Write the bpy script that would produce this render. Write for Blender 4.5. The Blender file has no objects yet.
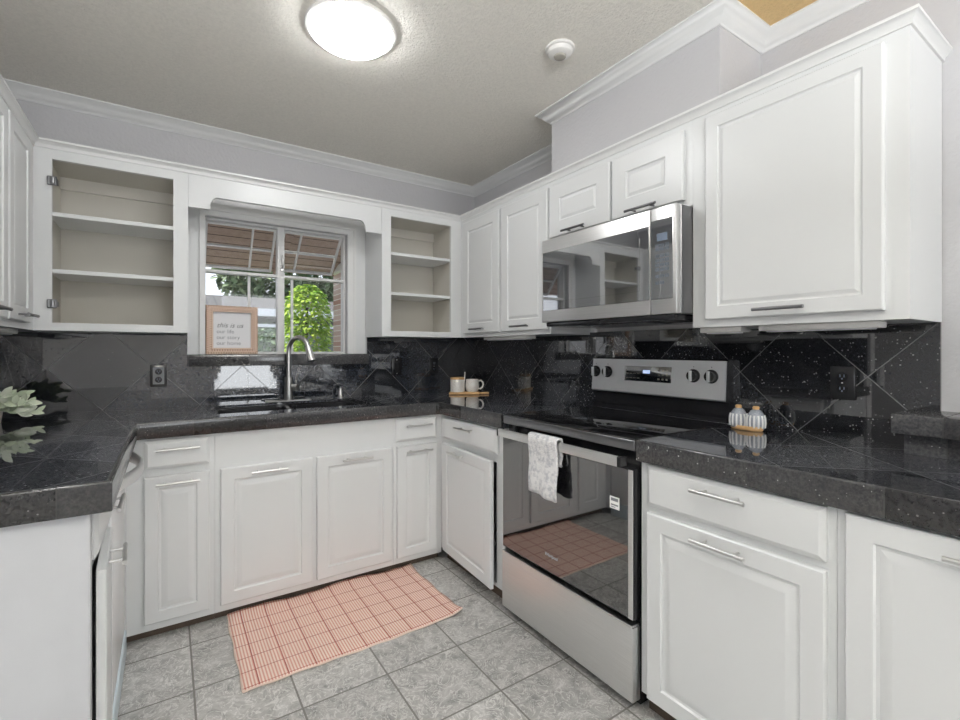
import bpy, bmesh, math, random
from mathutils import Vector, Matrix
C = bpy.context.scene
COL = C.collection
PI = math.pi
R = math.radians
random.seed(7)

# ------------------------------------------------------------------ camera, world, lights, exposure
cam = bpy.data.cameras.new('camera')
cam.sensor_width = 36.0
cam.lens = 469.0 / 960.0 * 36.0
cam.shift_y = -10.0 / 960.0
cam.clip_start = 0.02
camo = bpy.data.objects.new('camera', cam)
camo.location = (0, 0, 1.265)
camo.rotation_euler = (R(90), 0, R(-33.63))
COL.objects.link(camo)
C.camera = camo

C.view_settings.view_transform = 'Standard'
C.view_settings.look = 'None'
C.view_settings.exposure = 0.3
C.view_settings.gamma = 1.0
C.view_settings.use_curve_mapping = False
C.render.engine = 'CYCLES'
C.cycles.use_denoising = True
C.cycles.max_bounces = 10
C.cycles.diffuse_bounces = 5
C.cycles.glossy_bounces = 6
C.cycles.transparent_max_bounces = 12
C.cycles.caustics_reflective = False
C.cycles.caustics_refractive = False
C.cycles.sample_clamp_indirect = 6.0

W = bpy.data.worlds.new('world')
C.world = W
W.use_nodes = True
wn = W.node_tree.nodes
wl = W.node_tree.links
bg = wn['Background']
tc = wn.new('ShaderNodeTexCoord')
sx = wn.new('ShaderNodeSeparateXYZ')
wl.new(tc.outputs['Generated'], sx.inputs[0])
cr = wn.new('ShaderNodeValToRGB')
wl.new(sx.outputs['Z'], cr.inputs[0])
cr.color_ramp.elements[0].position = 0.0
cr.color_ramp.elements[0].color = (0.95, 0.97, 1.0, 1)
cr.color_ramp.elements[1].position = 0.7
cr.color_ramp.elements[1].color = (0.42, 0.62, 0.95, 1)
wl.new(cr.outputs[0], bg.inputs[0])
bg.inputs[1].default_value = 1.25


def lamp(name, kind, loc, energy, color=(1, 1, 1), rot=(0, 0, 0), size=None, size_y=None, angle=None):
    l = bpy.data.lights.new(name, kind)
    l.energy = energy
    l.color = color
    if kind == 'AREA':
        l.shape = 'RECTANGLE'
        l.size = size
        l.size_y = size_y or size
    if angle is not None:
        l.angle = angle
    o = bpy.data.objects.new(name, l)
    o.location = loc
    o.rotation_euler = rot
    COL.objects.link(o)
    return o


lamp('sun', 'SUN', (0, 0, 8), 4.5, (1.0, 0.95, 0.86), Vector((.60, .06, -.80)).to_track_quat('-Z', 'Y').to_euler(), angle=R(1.0))
# daylight coming in through the window openings of the rear and dining walls
lamp('daylight_rear_window', 'AREA', (1.25, -3.36, 1.5), 24, (0.93, 0.97, 1.0), (R(104), 0, 0), 1.1, 1.7)
lamp('daylight_side_window', 'AREA', (-3.46, -0.9, 1.5), 10, (0.96, 0.98, 1.0), (R(116), 0, R(-90)), 2.4, 1.7)
# added unseen fill behind the camera, aimed at the ceiling like a bounced flash
lamp('bounce_fill', 'AREA', (-0.1, -1.1, 1.75), 138, (0.95, 0.975, 1.0), (R(180), 0, 0), 0.7, 0.7)
CEIL_LAMP = 32.0

# ------------------------------------------------------------------ material helpers
MATS = {}


def newmat(name):
    m = bpy.data.materials.new(name)
    m.use_nodes = True
    nt = m.node_tree
    b = nt.nodes['Principled BSDF']
    MATS[name] = m
    return m, nt, b


def lin(r, g, b):
    f = lambda c: c / 12.92 if c <= 0.04045 else ((c + 0.055) / 1.055) ** 2.4
    return (f(r / 255), f(g / 255), f(b / 255), 1)


def N(nt, t, **kw):
    n = nt.nodes.new(t)
    for k, v in kw.items():
        setattr(n, k, v)
    return n


def paint(name, col, rough=0.4, metal=0.0, ior=1.5, bump=None, var=None, coat=0.0):
    m, nt, b = newmat(name)
    b.inputs['Base Color'].default_value = col
    b.inputs['Roughness'].default_value = rough
    b.inputs['Metallic'].default_value = metal
    b.inputs['IOR'].default_value = ior
    b.inputs['Coat Weight'].default_value = coat
    geo = N(nt, 'ShaderNodeNewGeometry')
    if var:
        sc, amt = var
        no = N(nt, 'ShaderNodeTexNoise')
        no.inputs['Scale'].default_value = sc
        no.inputs['Detail'].default_value = 4
        nt.links.new(geo.outputs['Position'], no.inputs['Vector'])
        mx = N(nt, 'ShaderNodeMixRGB', blend_type='MULTIPLY')
        mx.inputs[0].default_value = 1
        mx.inputs[1].default_value = col
        r = N(nt, 'ShaderNodeValToRGB')
        r.color_ramp.elements[0].position = 0.3
        r.color_ramp.elements[1].position = 0.7
        r.color_ramp.elements[0].color = (1 - amt,) * 3 + (1,)
        nt.links.new(no.outputs[0], r.inputs[0])
        nt.links.new(r.outputs[0], mx.inputs[2])
        nt.links.new(mx.outputs[0], b.inputs['Base Color'])
    if bump:
        sc, st, dist = bump
        no = N(nt, 'ShaderNodeTexNoise')
        no.inputs['Scale'].default_value = sc
        no.inputs['Detail'].default_value = 3
        nt.links.new(geo.outputs['Position'], no.inputs['Vector'])
        bu = N(nt, 'ShaderNodeBump')
        bu.inputs['Strength'].default_value = st
        bu.inputs['Distance'].default_value = dist
        nt.links.new(no.outputs[0], bu.inputs['Height'])
        nt.links.new(bu.outputs[0], b.inputs['Normal'])
    return m


def brushed(name, col, rough, axis, metal=1.0):
    """brushed steel: noise stretched along one axis wobbles roughness and normal"""
    m, nt, b = newmat(name)
    b.inputs['Metallic'].default_value = metal
    geo = N(nt, 'ShaderNodeNewGeometry')
    mp = N(nt, 'ShaderNodeMapping')
    sc = [900, 900, 900]
    sc[axis] = 6
    mp.inputs['Scale'].default_value = sc
    nt.links.new(geo.outputs['Position'], mp.inputs[0])
    no = N(nt, 'ShaderNodeTexNoise')
    no.inputs['Scale'].default_value = 1
    no.inputs['Detail'].default_value = 2
    nt.links.new(mp.outputs[0], no.inputs['Vector'])
    mr = N(nt, 'ShaderNodeMapRange')
    mr.inputs[3].default_value = rough - 0.06
    mr.inputs[4].default_value = rough + 0.08
    nt.links.new(no.outputs[0], mr.inputs[0])
    nt.links.new(mr.outputs[0], b.inputs['Roughness'])
    mx = N(nt, 'ShaderNodeMixRGB', blend_type='MULTIPLY')
    mx.inputs[0].default_value = 0.25
    mx.inputs[1].default_value = col
    nt.links.new(no.outputs[0], mx.inputs[2])
    nt.links.new(mx.outputs[0], b.inputs['Base Color'])
    return m


def math_node(nt, op, a, b=None, c=None):
    n = N(nt, 'ShaderNodeMath', operation=op)
    for i, v in enumerate((a, b, c)):
        if v is None:
            continue
        if isinstance(v, (int, float)):
            n.inputs[i].default_value = v
        else:
            nt.links.new(v, n.inputs[i])
    return n.outputs[0]


def tile_coords(nt, axes, origin, pitch, diag):
    geo = N(nt, 'ShaderNodeNewGeometry')
    sp = N(nt, 'ShaderNodeSeparateXYZ')
    nt.links.new(geo.outputs['Position'], sp.inputs[0])
    a = math_node(nt, 'SUBTRACT', sp.outputs[axes[0]], origin[0])
    b = math_node(nt, 'SUBTRACT', sp.outputs[axes[1]], origin[1])
    if diag:
        k = 0.70710678
        u = math_node(nt, 'MULTIPLY', math_node(nt, 'ADD', a, b), k / pitch)
        v = math_node(nt, 'MULTIPLY', math_node(nt, 'SUBTRACT', a, b), k / pitch)
    else:
        u = math_node(nt, 'MULTIPLY', a, 1 / pitch)
        v = math_node(nt, 'MULTIPLY', b, 1 / pitch)
    return geo, u, v


def grout_mask(nt, u, v, half, useu=True, usev=True):
    """1 on the joint, 0 on the tile"""
    def one(x):
        f = math_node(nt, 'FRACT', math_node(nt, 'ADD', x, 0.5))
        d = math_node(nt, 'ABSOLUTE', math_node(nt, 'SUBTRACT', f, 0.5))
        return math_node(nt, 'LESS_THAN', d, half)
    if useu and usev:
        return math_node(nt, 'MAXIMUM', one(u), one(v))
    return one(u) if useu else one(v)


def cell_random(nt, u, v):
    cb = N(nt, 'ShaderNodeCombineXYZ')
    nt.links.new(math_node(nt, 'FLOOR', u), cb.inputs[0])
    nt.links.new(math_node(nt, 'FLOOR', v), cb.inputs[1])
    w = N(nt, 'ShaderNodeTexWhiteNoise', noise_dimensions='3D')
    nt.links.new(cb.outputs[0], w.inputs['Vector'])
    return w


def granite(name, axes, origin=(0, 0), pitch=0.306, diag=True, useu=True, usev=True, grout=(0.075, 0.074, 0.072, 1), tilt=0.02,
            rough=0.025, ior=1.95, half=0.005, gain=1.0, tint=(.066, .070, .082), lo=.006):
    m, nt, b = newmat(name)
    geo, u, v = tile_coords(nt, axes, origin, pitch, diag)
    mask = grout_mask(nt, u, v, half, useu, usev)
    rnd = cell_random(nt, u if useu else v, v if usev else u)
    pos = geo.outputs['Position']
    no = N(nt, 'ShaderNodeTexNoise')
    no.inputs['Scale'].default_value = 120
    no.inputs['Detail'].default_value = 5
    no.inputs['Roughness'].default_value = 0.75
    nt.links.new(pos, no.inputs['Vector'])
    r1 = N(nt, 'ShaderNodeValToRGB')
    e = r1.color_ramp.elements
    e[0].position = 0.38
    e[0].color = (lo, lo, lo * 1.15, 1)
    e[1].position = 0.66
    e[1].color = tuple(c * gain for c in tint) + (1,)
    nt.links.new(no.outputs[0], r1.inputs[0])
    vo = N(nt, 'ShaderNodeTexVoronoi')
    vo.inputs['Scale'].default_value = 125
    nt.links.new(pos, vo.inputs['Vector'])
    sp = N(nt, 'ShaderNodeSeparateColor')
    nt.links.new(vo.outputs['Color'], sp.inputs[0])
    pick = math_node(nt, 'GREATER_THAN', sp.outputs[0], 0.86)
    near = math_node(nt, 'LESS_THAN', vo.outputs['Distance'], math_node(nt, 'MULTIPLY', sp.outputs[1], 0.34))
    fleck = math_node(nt, 'MULTIPLY', pick, near)
    m1 = N(nt, 'ShaderNodeMixRGB')
    nt.links.new(math_node(nt, 'MULTIPLY', fleck, 0.8), m1.inputs[0])
    nt.links.new(r1.outputs[0], m1.inputs[1])
    m1.inputs[2].default_value = (0.36, 0.355, 0.35, 1)
    # tile to tile variation
    var = N(nt, 'ShaderNodeMixRGB', blend_type='MULTIPLY')
    var.inputs[0].default_value = 1
    nt.links.new(m1.outputs[0], var.inputs[1])
    vr = N(nt, 'ShaderNodeMapRange')
    vr.inputs[3].default_value = 0.5
    vr.inputs[4].default_value = 1.9
    nt.links.new(rnd.outputs['Value'], vr.inputs[0])
    nt.links.new(vr.outputs[0], var.inputs[2])
    mg = N(nt, 'ShaderNodeMixRGB')
    nt.links.new(mask, mg.inputs[0])
    nt.links.new(var.outputs[0], mg.inputs[1])
    mg.inputs[2].default_value = grout
    nt.links.new(mg.outputs[0], b.inputs['Base Color'])
    ro = math_node(nt, 'ADD', math_node(nt, 'MULTIPLY', mask, 0.6), rough)
    nt.links.new(ro, b.inputs['Roughness'])
    b.inputs['IOR'].default_value = ior
    # each tile is laid a hair out of plane
    sb = N(nt, 'ShaderNodeVectorMath', operation='SUBTRACT')
    nt.links.new(rnd.outputs['Color'], sb.inputs[0])
    sb.inputs[1].default_value = (0.5, 0.5, 0.5)
    ml = N(nt, 'ShaderNodeVectorMath', operation='SCALE')
    nt.links.new(sb.outputs[0], ml.inputs[0])
    ml.inputs['Scale'].default_value = tilt
    ad = N(nt, 'ShaderNodeVectorMath', operation='ADD')
    nt.links.new(geo.outputs['Normal'], ad.inputs[0])
    nt.links.new(ml.outputs[0], ad.inputs[1])
    nm = N(nt, 'ShaderNodeVectorMath', operation='NORMALIZE')
    nt.links.new(ad.outputs[0], nm.inputs[0])
    nt.links.new(nm.outputs[0], b.inputs['Normal'])
    return m


def floor_tile():
    m, nt, b = newmat('slate_floor_tile')
    geo, u, v = tile_coords(nt, (0, 1), (0.080, 1.724), 0.3165, False)
    mask = grout_mask(nt, u, v, 0.011)
    rnd = cell_random(nt, u, v)
    # shift the pattern per tile
    sh = N(nt, 'ShaderNodeVectorMath', operation='SCALE')
    nt.links.new(rnd.outputs['Color'], sh.inputs[0])
    sh.inputs['Scale'].default_value = 9
    ad = N(nt, 'ShaderNodeVectorMath', operation='ADD')
    nt.links.new(geo.outputs['Position'], ad.inputs[0])
    nt.links.new(sh.outputs[0], ad.inputs[1])
    n1 = N(nt, 'ShaderNodeTexNoise')
    n1.inputs['Scale'].default_value = 11
    n1.inputs['Detail'].default_value = 12
    n1.inputs['Roughness'].default_value = 0.72
    n1.inputs['Distortion'].default_value = 1.4
    nt.links.new(ad.outputs[0], n1.inputs['Vector'])
    r1 = N(nt, 'ShaderNodeValToRGB')
    e = r1.color_ramp.elements
    e[0].position = 0.33
    e[0].color = lin(138, 137, 135)
    e[1].position = 0.66
    e[1].color = lin(205, 203, 200)
    x = r1.color_ramp.elements.new(0.5)
    x.color = lin(177, 175, 172)
    nt.links.new(n1.outputs[0], r1.inputs[0])
    # thin pale veins
    n2 = N(nt, 'ShaderNodeTexNoise')
    n2.inputs['Scale'].default_value = 15
    n2.inputs['Detail'].default_value = 6
    n2.inputs['Distortion'].default_value = 3.0
    nt.links.new(ad.outputs[0], n2.inputs['Vector'])
    d = math_node(nt, 'ABSOLUTE', math_node(nt, 'SUBTRACT', n2.outputs[0], 0.5))
    vein = math_node(nt, 'MULTIPLY', math_node(nt, 'LESS_THAN', d, 0.022), 0.75)
    mv = N(nt, 'ShaderNodeMixRGB')
    nt.links.new(vein, mv.inputs[0])
    nt.links.new(r1.outputs[0], mv.inputs[1])
    mv.inputs[2].default_value = lin(222, 220, 217)
    tv = N(nt, 'ShaderNodeMixRGB', blend_type='MULTIPLY')
    tv.inputs[0].default_value = 1
    nt.links.new(mv.outputs[0], tv.inputs[1])
    vr = N(nt, 'ShaderNodeMapRange')
    vr.inputs[3].default_value = 0.86
    vr.inputs[4].default_value = 1.1
    nt.links.new(rnd.outputs['Value'], vr.inputs[0])
    nt.links.new(vr.outputs[0], tv.inputs[2])
    mg = N(nt, 'ShaderNodeMixRGB')
    nt.links.new(mask, mg.inputs[0])
    nt.links.new(tv.outputs[0], mg.inputs[1])
    mg.inputs[2].default_value = lin(122, 119, 114)
    nt.links.new(mg.outputs[0], b.inputs['Base Color'])
    b.inputs['Roughness'].default_value = 0.42
    h = math_node(nt, 'SUBTRACT', n1.outputs[0], math_node(nt, 'MULTIPLY', mask, 0.6))
    bu = N(nt, 'ShaderNodeBump')
    bu.inputs['Strength'].default_value = 0.5
    bu.inputs['Distance'].default_value = 0.006
    nt.links.new(h, bu.inputs['Height'])
    nt.links.new(bu.outputs[0], b.inputs['Normal'])
    return m


def popcorn(name, col, scale, strength, dist):
    m, nt, b = newmat(name)
    b.inputs['Roughness'].default_value = 0.9
    geo = N(nt, 'ShaderNodeNewGeometry')
    vo = N(nt, 'ShaderNodeTexNoise')
    vo.inputs['Scale'].default_value = scale
    vo.inputs['Detail'].default_value = 4
    vo.inputs['Roughness'].default_value = 0.7
    nt.links.new(geo.outputs['Position'], vo.inputs['Vector'])
    r = N(nt, 'ShaderNodeValToRGB')
    r.color_ramp.elements[0].position = 0.35
    r.color_ramp.elements[0].color = tuple(c * 0.92 for c in col[:3]) + (1,)
    r.color_ramp.elements[1].position = 0.62
    r.color_ramp.elements[1].color = col
    nt.links.new(vo.outputs[0], r.inputs[0])
    # the recess behind the soffit is tinted golden
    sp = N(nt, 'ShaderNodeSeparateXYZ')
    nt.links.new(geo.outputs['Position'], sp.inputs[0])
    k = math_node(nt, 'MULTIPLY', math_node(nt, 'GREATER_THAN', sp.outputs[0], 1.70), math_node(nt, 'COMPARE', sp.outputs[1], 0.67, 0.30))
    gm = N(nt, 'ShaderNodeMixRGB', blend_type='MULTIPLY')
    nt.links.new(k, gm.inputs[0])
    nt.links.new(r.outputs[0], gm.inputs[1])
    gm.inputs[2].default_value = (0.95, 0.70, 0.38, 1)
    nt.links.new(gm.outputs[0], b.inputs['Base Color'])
    bu = N(nt, 'ShaderNodeBump')
    bu.inputs['Strength'].default_value = strength
    bu.inputs['Distance'].default_value = dist
    nt.links.new(vo.outputs[0], bu.inputs['Height'])
    nt.links.new(bu.outputs[0], b.inputs['Normal'])
    return m


def rug_mat():
    """coral cells with fine cream ribs, darker lines between the cells (object coordinates)"""
    m, nt, b = newmat('rug_weave')
    tcn = N(nt, 'ShaderNodeTexCoord')
    sp = N(nt, 'ShaderNodeSeparateXYZ')
    nt.links.new(tcn.outputs['Object'], sp.inputs[0])
    u = math_node(nt, 'DIVIDE', sp.outputs[0], 0.1045)
    v = math_node(nt, 'DIVIDE', sp.outputs[1], 0.0945)
    g = grout_mask(nt, u, v, 0.02)
    st = math_node(nt, 'SINE', math_node(nt, 'MULTIPLY', sp.outputs[0], 2 * PI / 0.0116))
    st = math_node(nt, 'MULTIPLY_ADD', st, 0.5, 0.5)
    mx = N(nt, 'ShaderNodeMixRGB')
    nt.links.new(st, mx.inputs[0])
    mx.inputs[1].default_value = lin(214, 154, 137)
    mx.inputs[2].default_value = lin(245, 228, 216)
    mg = N(nt, 'ShaderNodeMixRGB')
    nt.links.new(g, mg.inputs[0])
    nt.links.new(mx.outputs[0], mg.inputs[1])
    mg.inputs[2].default_value = lin(166, 88, 78)
    nt.links.new(mg.outputs[0], b.inputs['Base Color'])
    b.inputs['Roughness'].default_value = 0.95
    bu = N(nt, 'ShaderNodeBump')
    bu.inputs['Strength'].default_value = 0.5
    bu.inputs['Distance'].default_value = 0.002
    nt.links.new(st, bu.inputs['Height'])
    nt.links.new(bu.outputs[0], b.inputs['Normal'])
    return m


def glass_mat(name, tint=(1, 1, 1, 1), gloss=1.0):
    m = bpy.data.materials.new(name)
    m.use_nodes = True
    nt = m.node_tree
    nt.nodes.remove(nt.nodes['Principled BSDF'])
    out = nt.nodes['Material Output']
    t = N(nt, 'ShaderNodeBsdfTransparent')
    t.inputs[0].default_value = tint
    g = N(nt, 'ShaderNodeBsdfGlossy')
    g.inputs['Roughness'].default_value = 0.01
    f = N(nt, 'ShaderNodeFresnel')
    f.inputs[0].default_value = 1.45
    mx = N(nt, 'ShaderNodeMixShader')
    nt.links.new(math_node(nt, 'MULTIPLY', f.outputs[0], gloss), mx.inputs[0])
    nt.links.new(t.outputs[0], mx.inputs[1])
    nt.links.new(g.outputs[0], mx.inputs[2])
    nt.links.new(mx.outputs[0], out.inputs[0])
    return m


def emit_mat(name, col, strength):
    m, nt, b = newmat(name)
    b.inputs['Base Color'].default_value = (0.8, 0.8, 0.8, 1)
    b.inputs['Emission Color'].default_value = col
    b.inputs['Emission Strength'].default_value = strength
    return m


def brick_mat():
    m, nt, b = newmat('painted_brick')
    tcn = N(nt, 'ShaderNodeNewGeometry')
    mp = N(nt, 'ShaderNodeMapping')
    mp.inputs['Rotation'].default_value = (R(90), 0, 0)
    nt.links.new(tcn.outputs['Position'], mp.inputs[0])
    br = N(nt, 'ShaderNodeTexBrick')
    br.inputs['Scale'].default_value = 5
    br.inputs['Color1'].default_value = lin(160, 110, 95)
    br.inputs['Color2'].default_value = lin(215, 195, 185)
    br.inputs['Mortar'].default_value = lin(225, 220, 215)
    nt.links.new(mp.outputs[0], br.inputs['Vector'])
    nt.links.new(br.outputs[0], b.inputs['Base Color'])
    return m


def plank_mat(name, c1, c2, pitch, axis):
    m, nt, b = newmat(name)
    geo = N(nt, 'ShaderNodeNewGeometry')
    sp = N(nt, 'ShaderNodeSeparateXYZ')
    nt.links.new(geo.outputs['Position'], sp.inputs[0])
    u = math_node(nt, 'DIVIDE', sp.outputs[axis], pitch)
    g = grout_mask(nt, u, u, 0.05, True, False)
    no = N(nt, 'ShaderNodeTexNoise')
    no.inputs['Scale'].default_value = 25
    no.inputs['Detail'].default_value = 5
    nt.links.new(geo.outputs['Position'], no.inputs['Vector'])
    mx = N(nt, 'ShaderNodeMixRGB')
    nt.links.new(no.outputs[0], mx.inputs[0])
    mx.inputs[1].default_value = c1
    mx.inputs[2].default_value = c2
    mg = N(nt, 'ShaderNodeMixRGB')
    nt.links.new(g, mg.inputs[0])
    nt.links.new(mx.outputs[0], mg.inputs[1])
    mg.inputs[2].default_value = tuple(c * 0.35 for c in c1[:3]) + (1,)
    nt.links.new(mg.outputs[0], b.inputs['Base Color'])
    b.inputs['Roughness'].default_value = 0.8
    return m


def leaf_mat(name, c1, c2, scale=60):
    m, nt, b = newmat(name)
    geo = N(nt, 'ShaderNodeNewGeometry')
    mx = N(nt, 'ShaderNodeMixRGB')
    nt.links.new(geo.outputs['Random Per Island'], mx.inputs[0])
    mx.inputs[1].default_value = c1
    mx.inputs[2].default_value = c2
    nt.links.new(mx.outputs[0], b.inputs['Base Color'])
    b.inputs['Roughness'].default_value = 0.6
    return m


def towel_mat():
    m, nt, b = newmat('towel_terry')
    geo = N(nt, 'ShaderNodeNewGeometry')
    vo = N(nt, 'ShaderNodeTexVoronoi')
    vo.inputs['Scale'].default_value = 130
    nt.links.new(geo.outputs['Position'], vo.inputs['Vector'])
    no = N(nt, 'ShaderNodeTexNoise')
    no.inputs['Scale'].default_value = 48
    no.inputs['Detail'].default_value = 4
    nt.links.new(geo.outputs['Position'], no.inputs['Vector'])
    r = N(nt, 'ShaderNodeValToRGB')
    r.color_ramp.elements[0].position = 0.36
    r.color_ramp.elements[0].color = lin(202, 202, 206)
    r.color_ramp.elements[1].position = 0.55
    r.color_ramp.elements[1].color = lin(236, 235, 235)
    nt.links.new(no.outputs[0], r.inputs[0])
    nt.links.new(r.outputs[0], b.inputs['Base Color'])
    b.inputs['Roughness'].default_value = 0.95
    bu = N(nt, 'ShaderNodeBump')
    bu.inputs['Strength'].default_value = 0.8
    bu.inputs['Distance'].default_value = 0.004
    nt.links.new(vo.outputs['Distance'], bu.inputs['Height'])
    nt.links.new(bu.outputs[0], b.inputs['Normal'])
    return m


def speckle_mat(name, base, dot, scale=260, cut=0.8, rough=0.35):
    m, nt, b = newmat(name)
    geo = N(nt, 'ShaderNodeNewGeometry')
    vo = N(nt, 'ShaderNodeTexVoronoi')
    vo.inputs['Scale'].default_value = scale
    nt.links.new(geo.outputs['Position'], vo.inputs['Vector'])
    sp = N(nt, 'ShaderNodeSeparateColor')
    nt.links.new(vo.outputs['Color'], sp.inputs[0])
    k = math_node(nt, 'MULTIPLY', math_node(nt, 'GREATER_THAN', sp.outputs[0], cut), math_node(nt, 'LESS_THAN', vo.outputs['Distance'], 0.3))
    mx = N(nt, 'ShaderNodeMixRGB')
    nt.links.new(k, mx.inputs[0])
    mx.inputs[1].default_value = base
    mx.inputs[2].default_value = dot
    nt.links.new(mx.outputs[0], b.inputs['Base Color'])
    b.inputs['Roughness'].default_value = rough
    return m


M = dict(
    white=paint('cabinet_white_paint', lin(224, 225, 225), 0.32, bump=(40, 0.08, 0.001)),
    trim=paint('trim_white_paint', lin(228, 228, 227), 0.35),
    liner=paint('cabinet_liner_cream', lin(203, 199, 190), 0.5),
    endpanel=paint('end_panel_grey_paint', lin(193, 194, 197), 0.45, var=(9, 0.05), bump=(60, 0.15, 0.001)),
    wall=paint('wall_grey_paint', lin(197, 196, 198), 0.7, bump=(70, 0.5, 0.004)),
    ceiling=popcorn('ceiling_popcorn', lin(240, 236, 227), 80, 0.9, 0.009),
    floor=floor_tile(),
    gback=granite('granite_tile_back', (0, 2), (-0.282, 0.956), gain=.62, tint=(.058, .068, .088)),
    gright=granite('granite_tile_right', (1, 2), (0.822, 0.956), gain=.65),
    gtop=granite('granite_tile_counter', (0, 1), (0.151, 3.105), tilt=0.008, half=0.003, ior=2.1, gain=1.5, grout=(0.05, 0.05, 0.05, 1)),
    gtopr=granite('granite_tile_counter_right', (0, 1), (2.015, 0.822), tilt=0.008, half=0.003, ior=2.1, gain=1.5, grout=(0.05, 0.05, 0.05, 1)),
    gedge=granite('granite_edge', (0, 1), (-0.21, 1.60), diag=False, tilt=0.01, gain=.85, rough=.14, ior=1.6, tint=(.070, .069, .069), lo=.022, grout=(0.02, 0.02, 0.02, 1)),
    steelx=brushed('brushed_steel_x', (0.80, 0.81, 0.83, 1), 0.42, 0, .6),
    steel=brushed('brushed_steel_y', (0.88, 0.875, 0.87, 1), 0.36, 1, .88),
    nickel=paint('brushed_nickel', (0.68, 0.675, 0.665, 1), 0.33, 1.0),
    darkpull=paint('dark_pull_metal', (0.25, 0.25, 0.26, 1), 0.3, 1.0),
    blackglass=paint('black_glass', (0.008, 0.008, 0.009, 1), 0.03, ior=2.7),
    micglass=paint('microwave_glass', (0.012, 0.016, 0.022, 1), 0.03, ior=4.6),
    cooktop=paint('cooktop_glass', (0.008, 0.008, 0.009, 1), 0.04, ior=1.9),
    black=paint('black_enamel', (0.012, 0.012, 0.014, 1), 0.2),
    blackpl=paint('black_plastic', (0.016, 0.016, 0.018, 1), 0.12),
    grey=paint('grey_plastic', lin(120, 122, 126), 0.4),
    ring=paint('burner_print', (0.05, 0.05, 0.055, 1), 0.1),
    mark=paint('printed_marks', lin(200, 205, 212), 0.5),
    key=paint('key_print', lin(110, 122, 140), 0.4),
    sticker=paint('sticker_white', lin(232, 232, 230), 0.5),
    dispblue=emit_mat('oven_clock_lit', (0.35, 0.55, 1.0, 1), 0.6),
    sinkm=paint('sink_black_composite', (0.012, 0.012, 0.014, 1), 0.22),
    wood=paint('light_wood', lin(222, 178, 124), 0.5, var=(40, 0.2)),
    frame=speckle_mat('carved_wood_frame', lin(236, 214, 196), lin(206, 172, 148), 180, 0.6, 0.6),
    paper=paint('print_paper', lin(238, 238, 240), 0.8),
    paleink=paint('print_pale_ink', lin(112, 114, 124), 0.8),
    framedark=paint('frame_groove', lin(172, 134, 110), 0.6),
    ink=paint('print_ink', lin(60, 60, 68), 0.8),
    ceramic=speckle_mat('speckled_ceramic', lin(238, 234, 228), lin(170, 140, 110), 220, 0.8),
    shaker=speckle_mat('shaker_grey_glaze', lin(150, 154, 162), lin(215, 218, 222), 300, .55, .12),
    rib=paint('shaker_grey_rib', lin(120, 122, 128), 0.4),
    toe=paint('toe_kick_brown', lin(92, 78, 66), 0.7, var=(30, 0.3)),
    dark=paint('cabinet_inside_dark', lin(120, 112, 104), 0.7),
    white_app=paint('appliance_white', lin(236, 236, 236), 0.25),
    bluefilm=paint('pale_blue_panel', lin(214, 226, 232), 0.35),
    plastic=paint('white_plastic', lin(230, 228, 224), 0.4),
    mesh=paint('detector_mesh', lin(170, 165, 155), 0.7),
    lampglow=emit_mat('lamp_diffuser', (0.98, 0.99, 1.0, 1), CEIL_LAMP),
    rug=rug_mat(),
    fringe=paint('rug_border_cream', lin(232, 208, 194), 0.95),
    towel=towel_mat(),
    glass=glass_mat('window_glass', gloss=0.5),
    shglass=glass_mat('shaker_glass', (0.92, 0.93, 0.95, 1)),
    brick=brick_mat(),
    plank=plank_mat('patio_plank', lin(158, 134, 122), lin(196, 174, 160), 0.10, 1),
    roof=plank_mat('neighbour_roof_tile', lin(128, 122, 114), lin(84, 78, 72), 0.16, 0),
    stucco=paint('stucco', lin(120, 122, 112), 0.9),
    bark=paint('bark', lin(90, 78, 66), 0.9),
    dirt=paint('patio_concrete', lin(150, 145, 138), 0.9),
    vine=leaf_mat('vine_leaf', lin(130, 178, 42), lin(214, 232, 105)),
    tree=leaf_mat('tree_leaf', lin(70, 92, 62), lin(140, 158, 118)),
    sage=leaf_mat('sage_leaf', lin(200, 214, 180), lin(240, 244, 228)),
    moss=leaf_mat('bright_leaf', lin(140, 170, 40), lin(225, 225, 120)),
)


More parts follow.
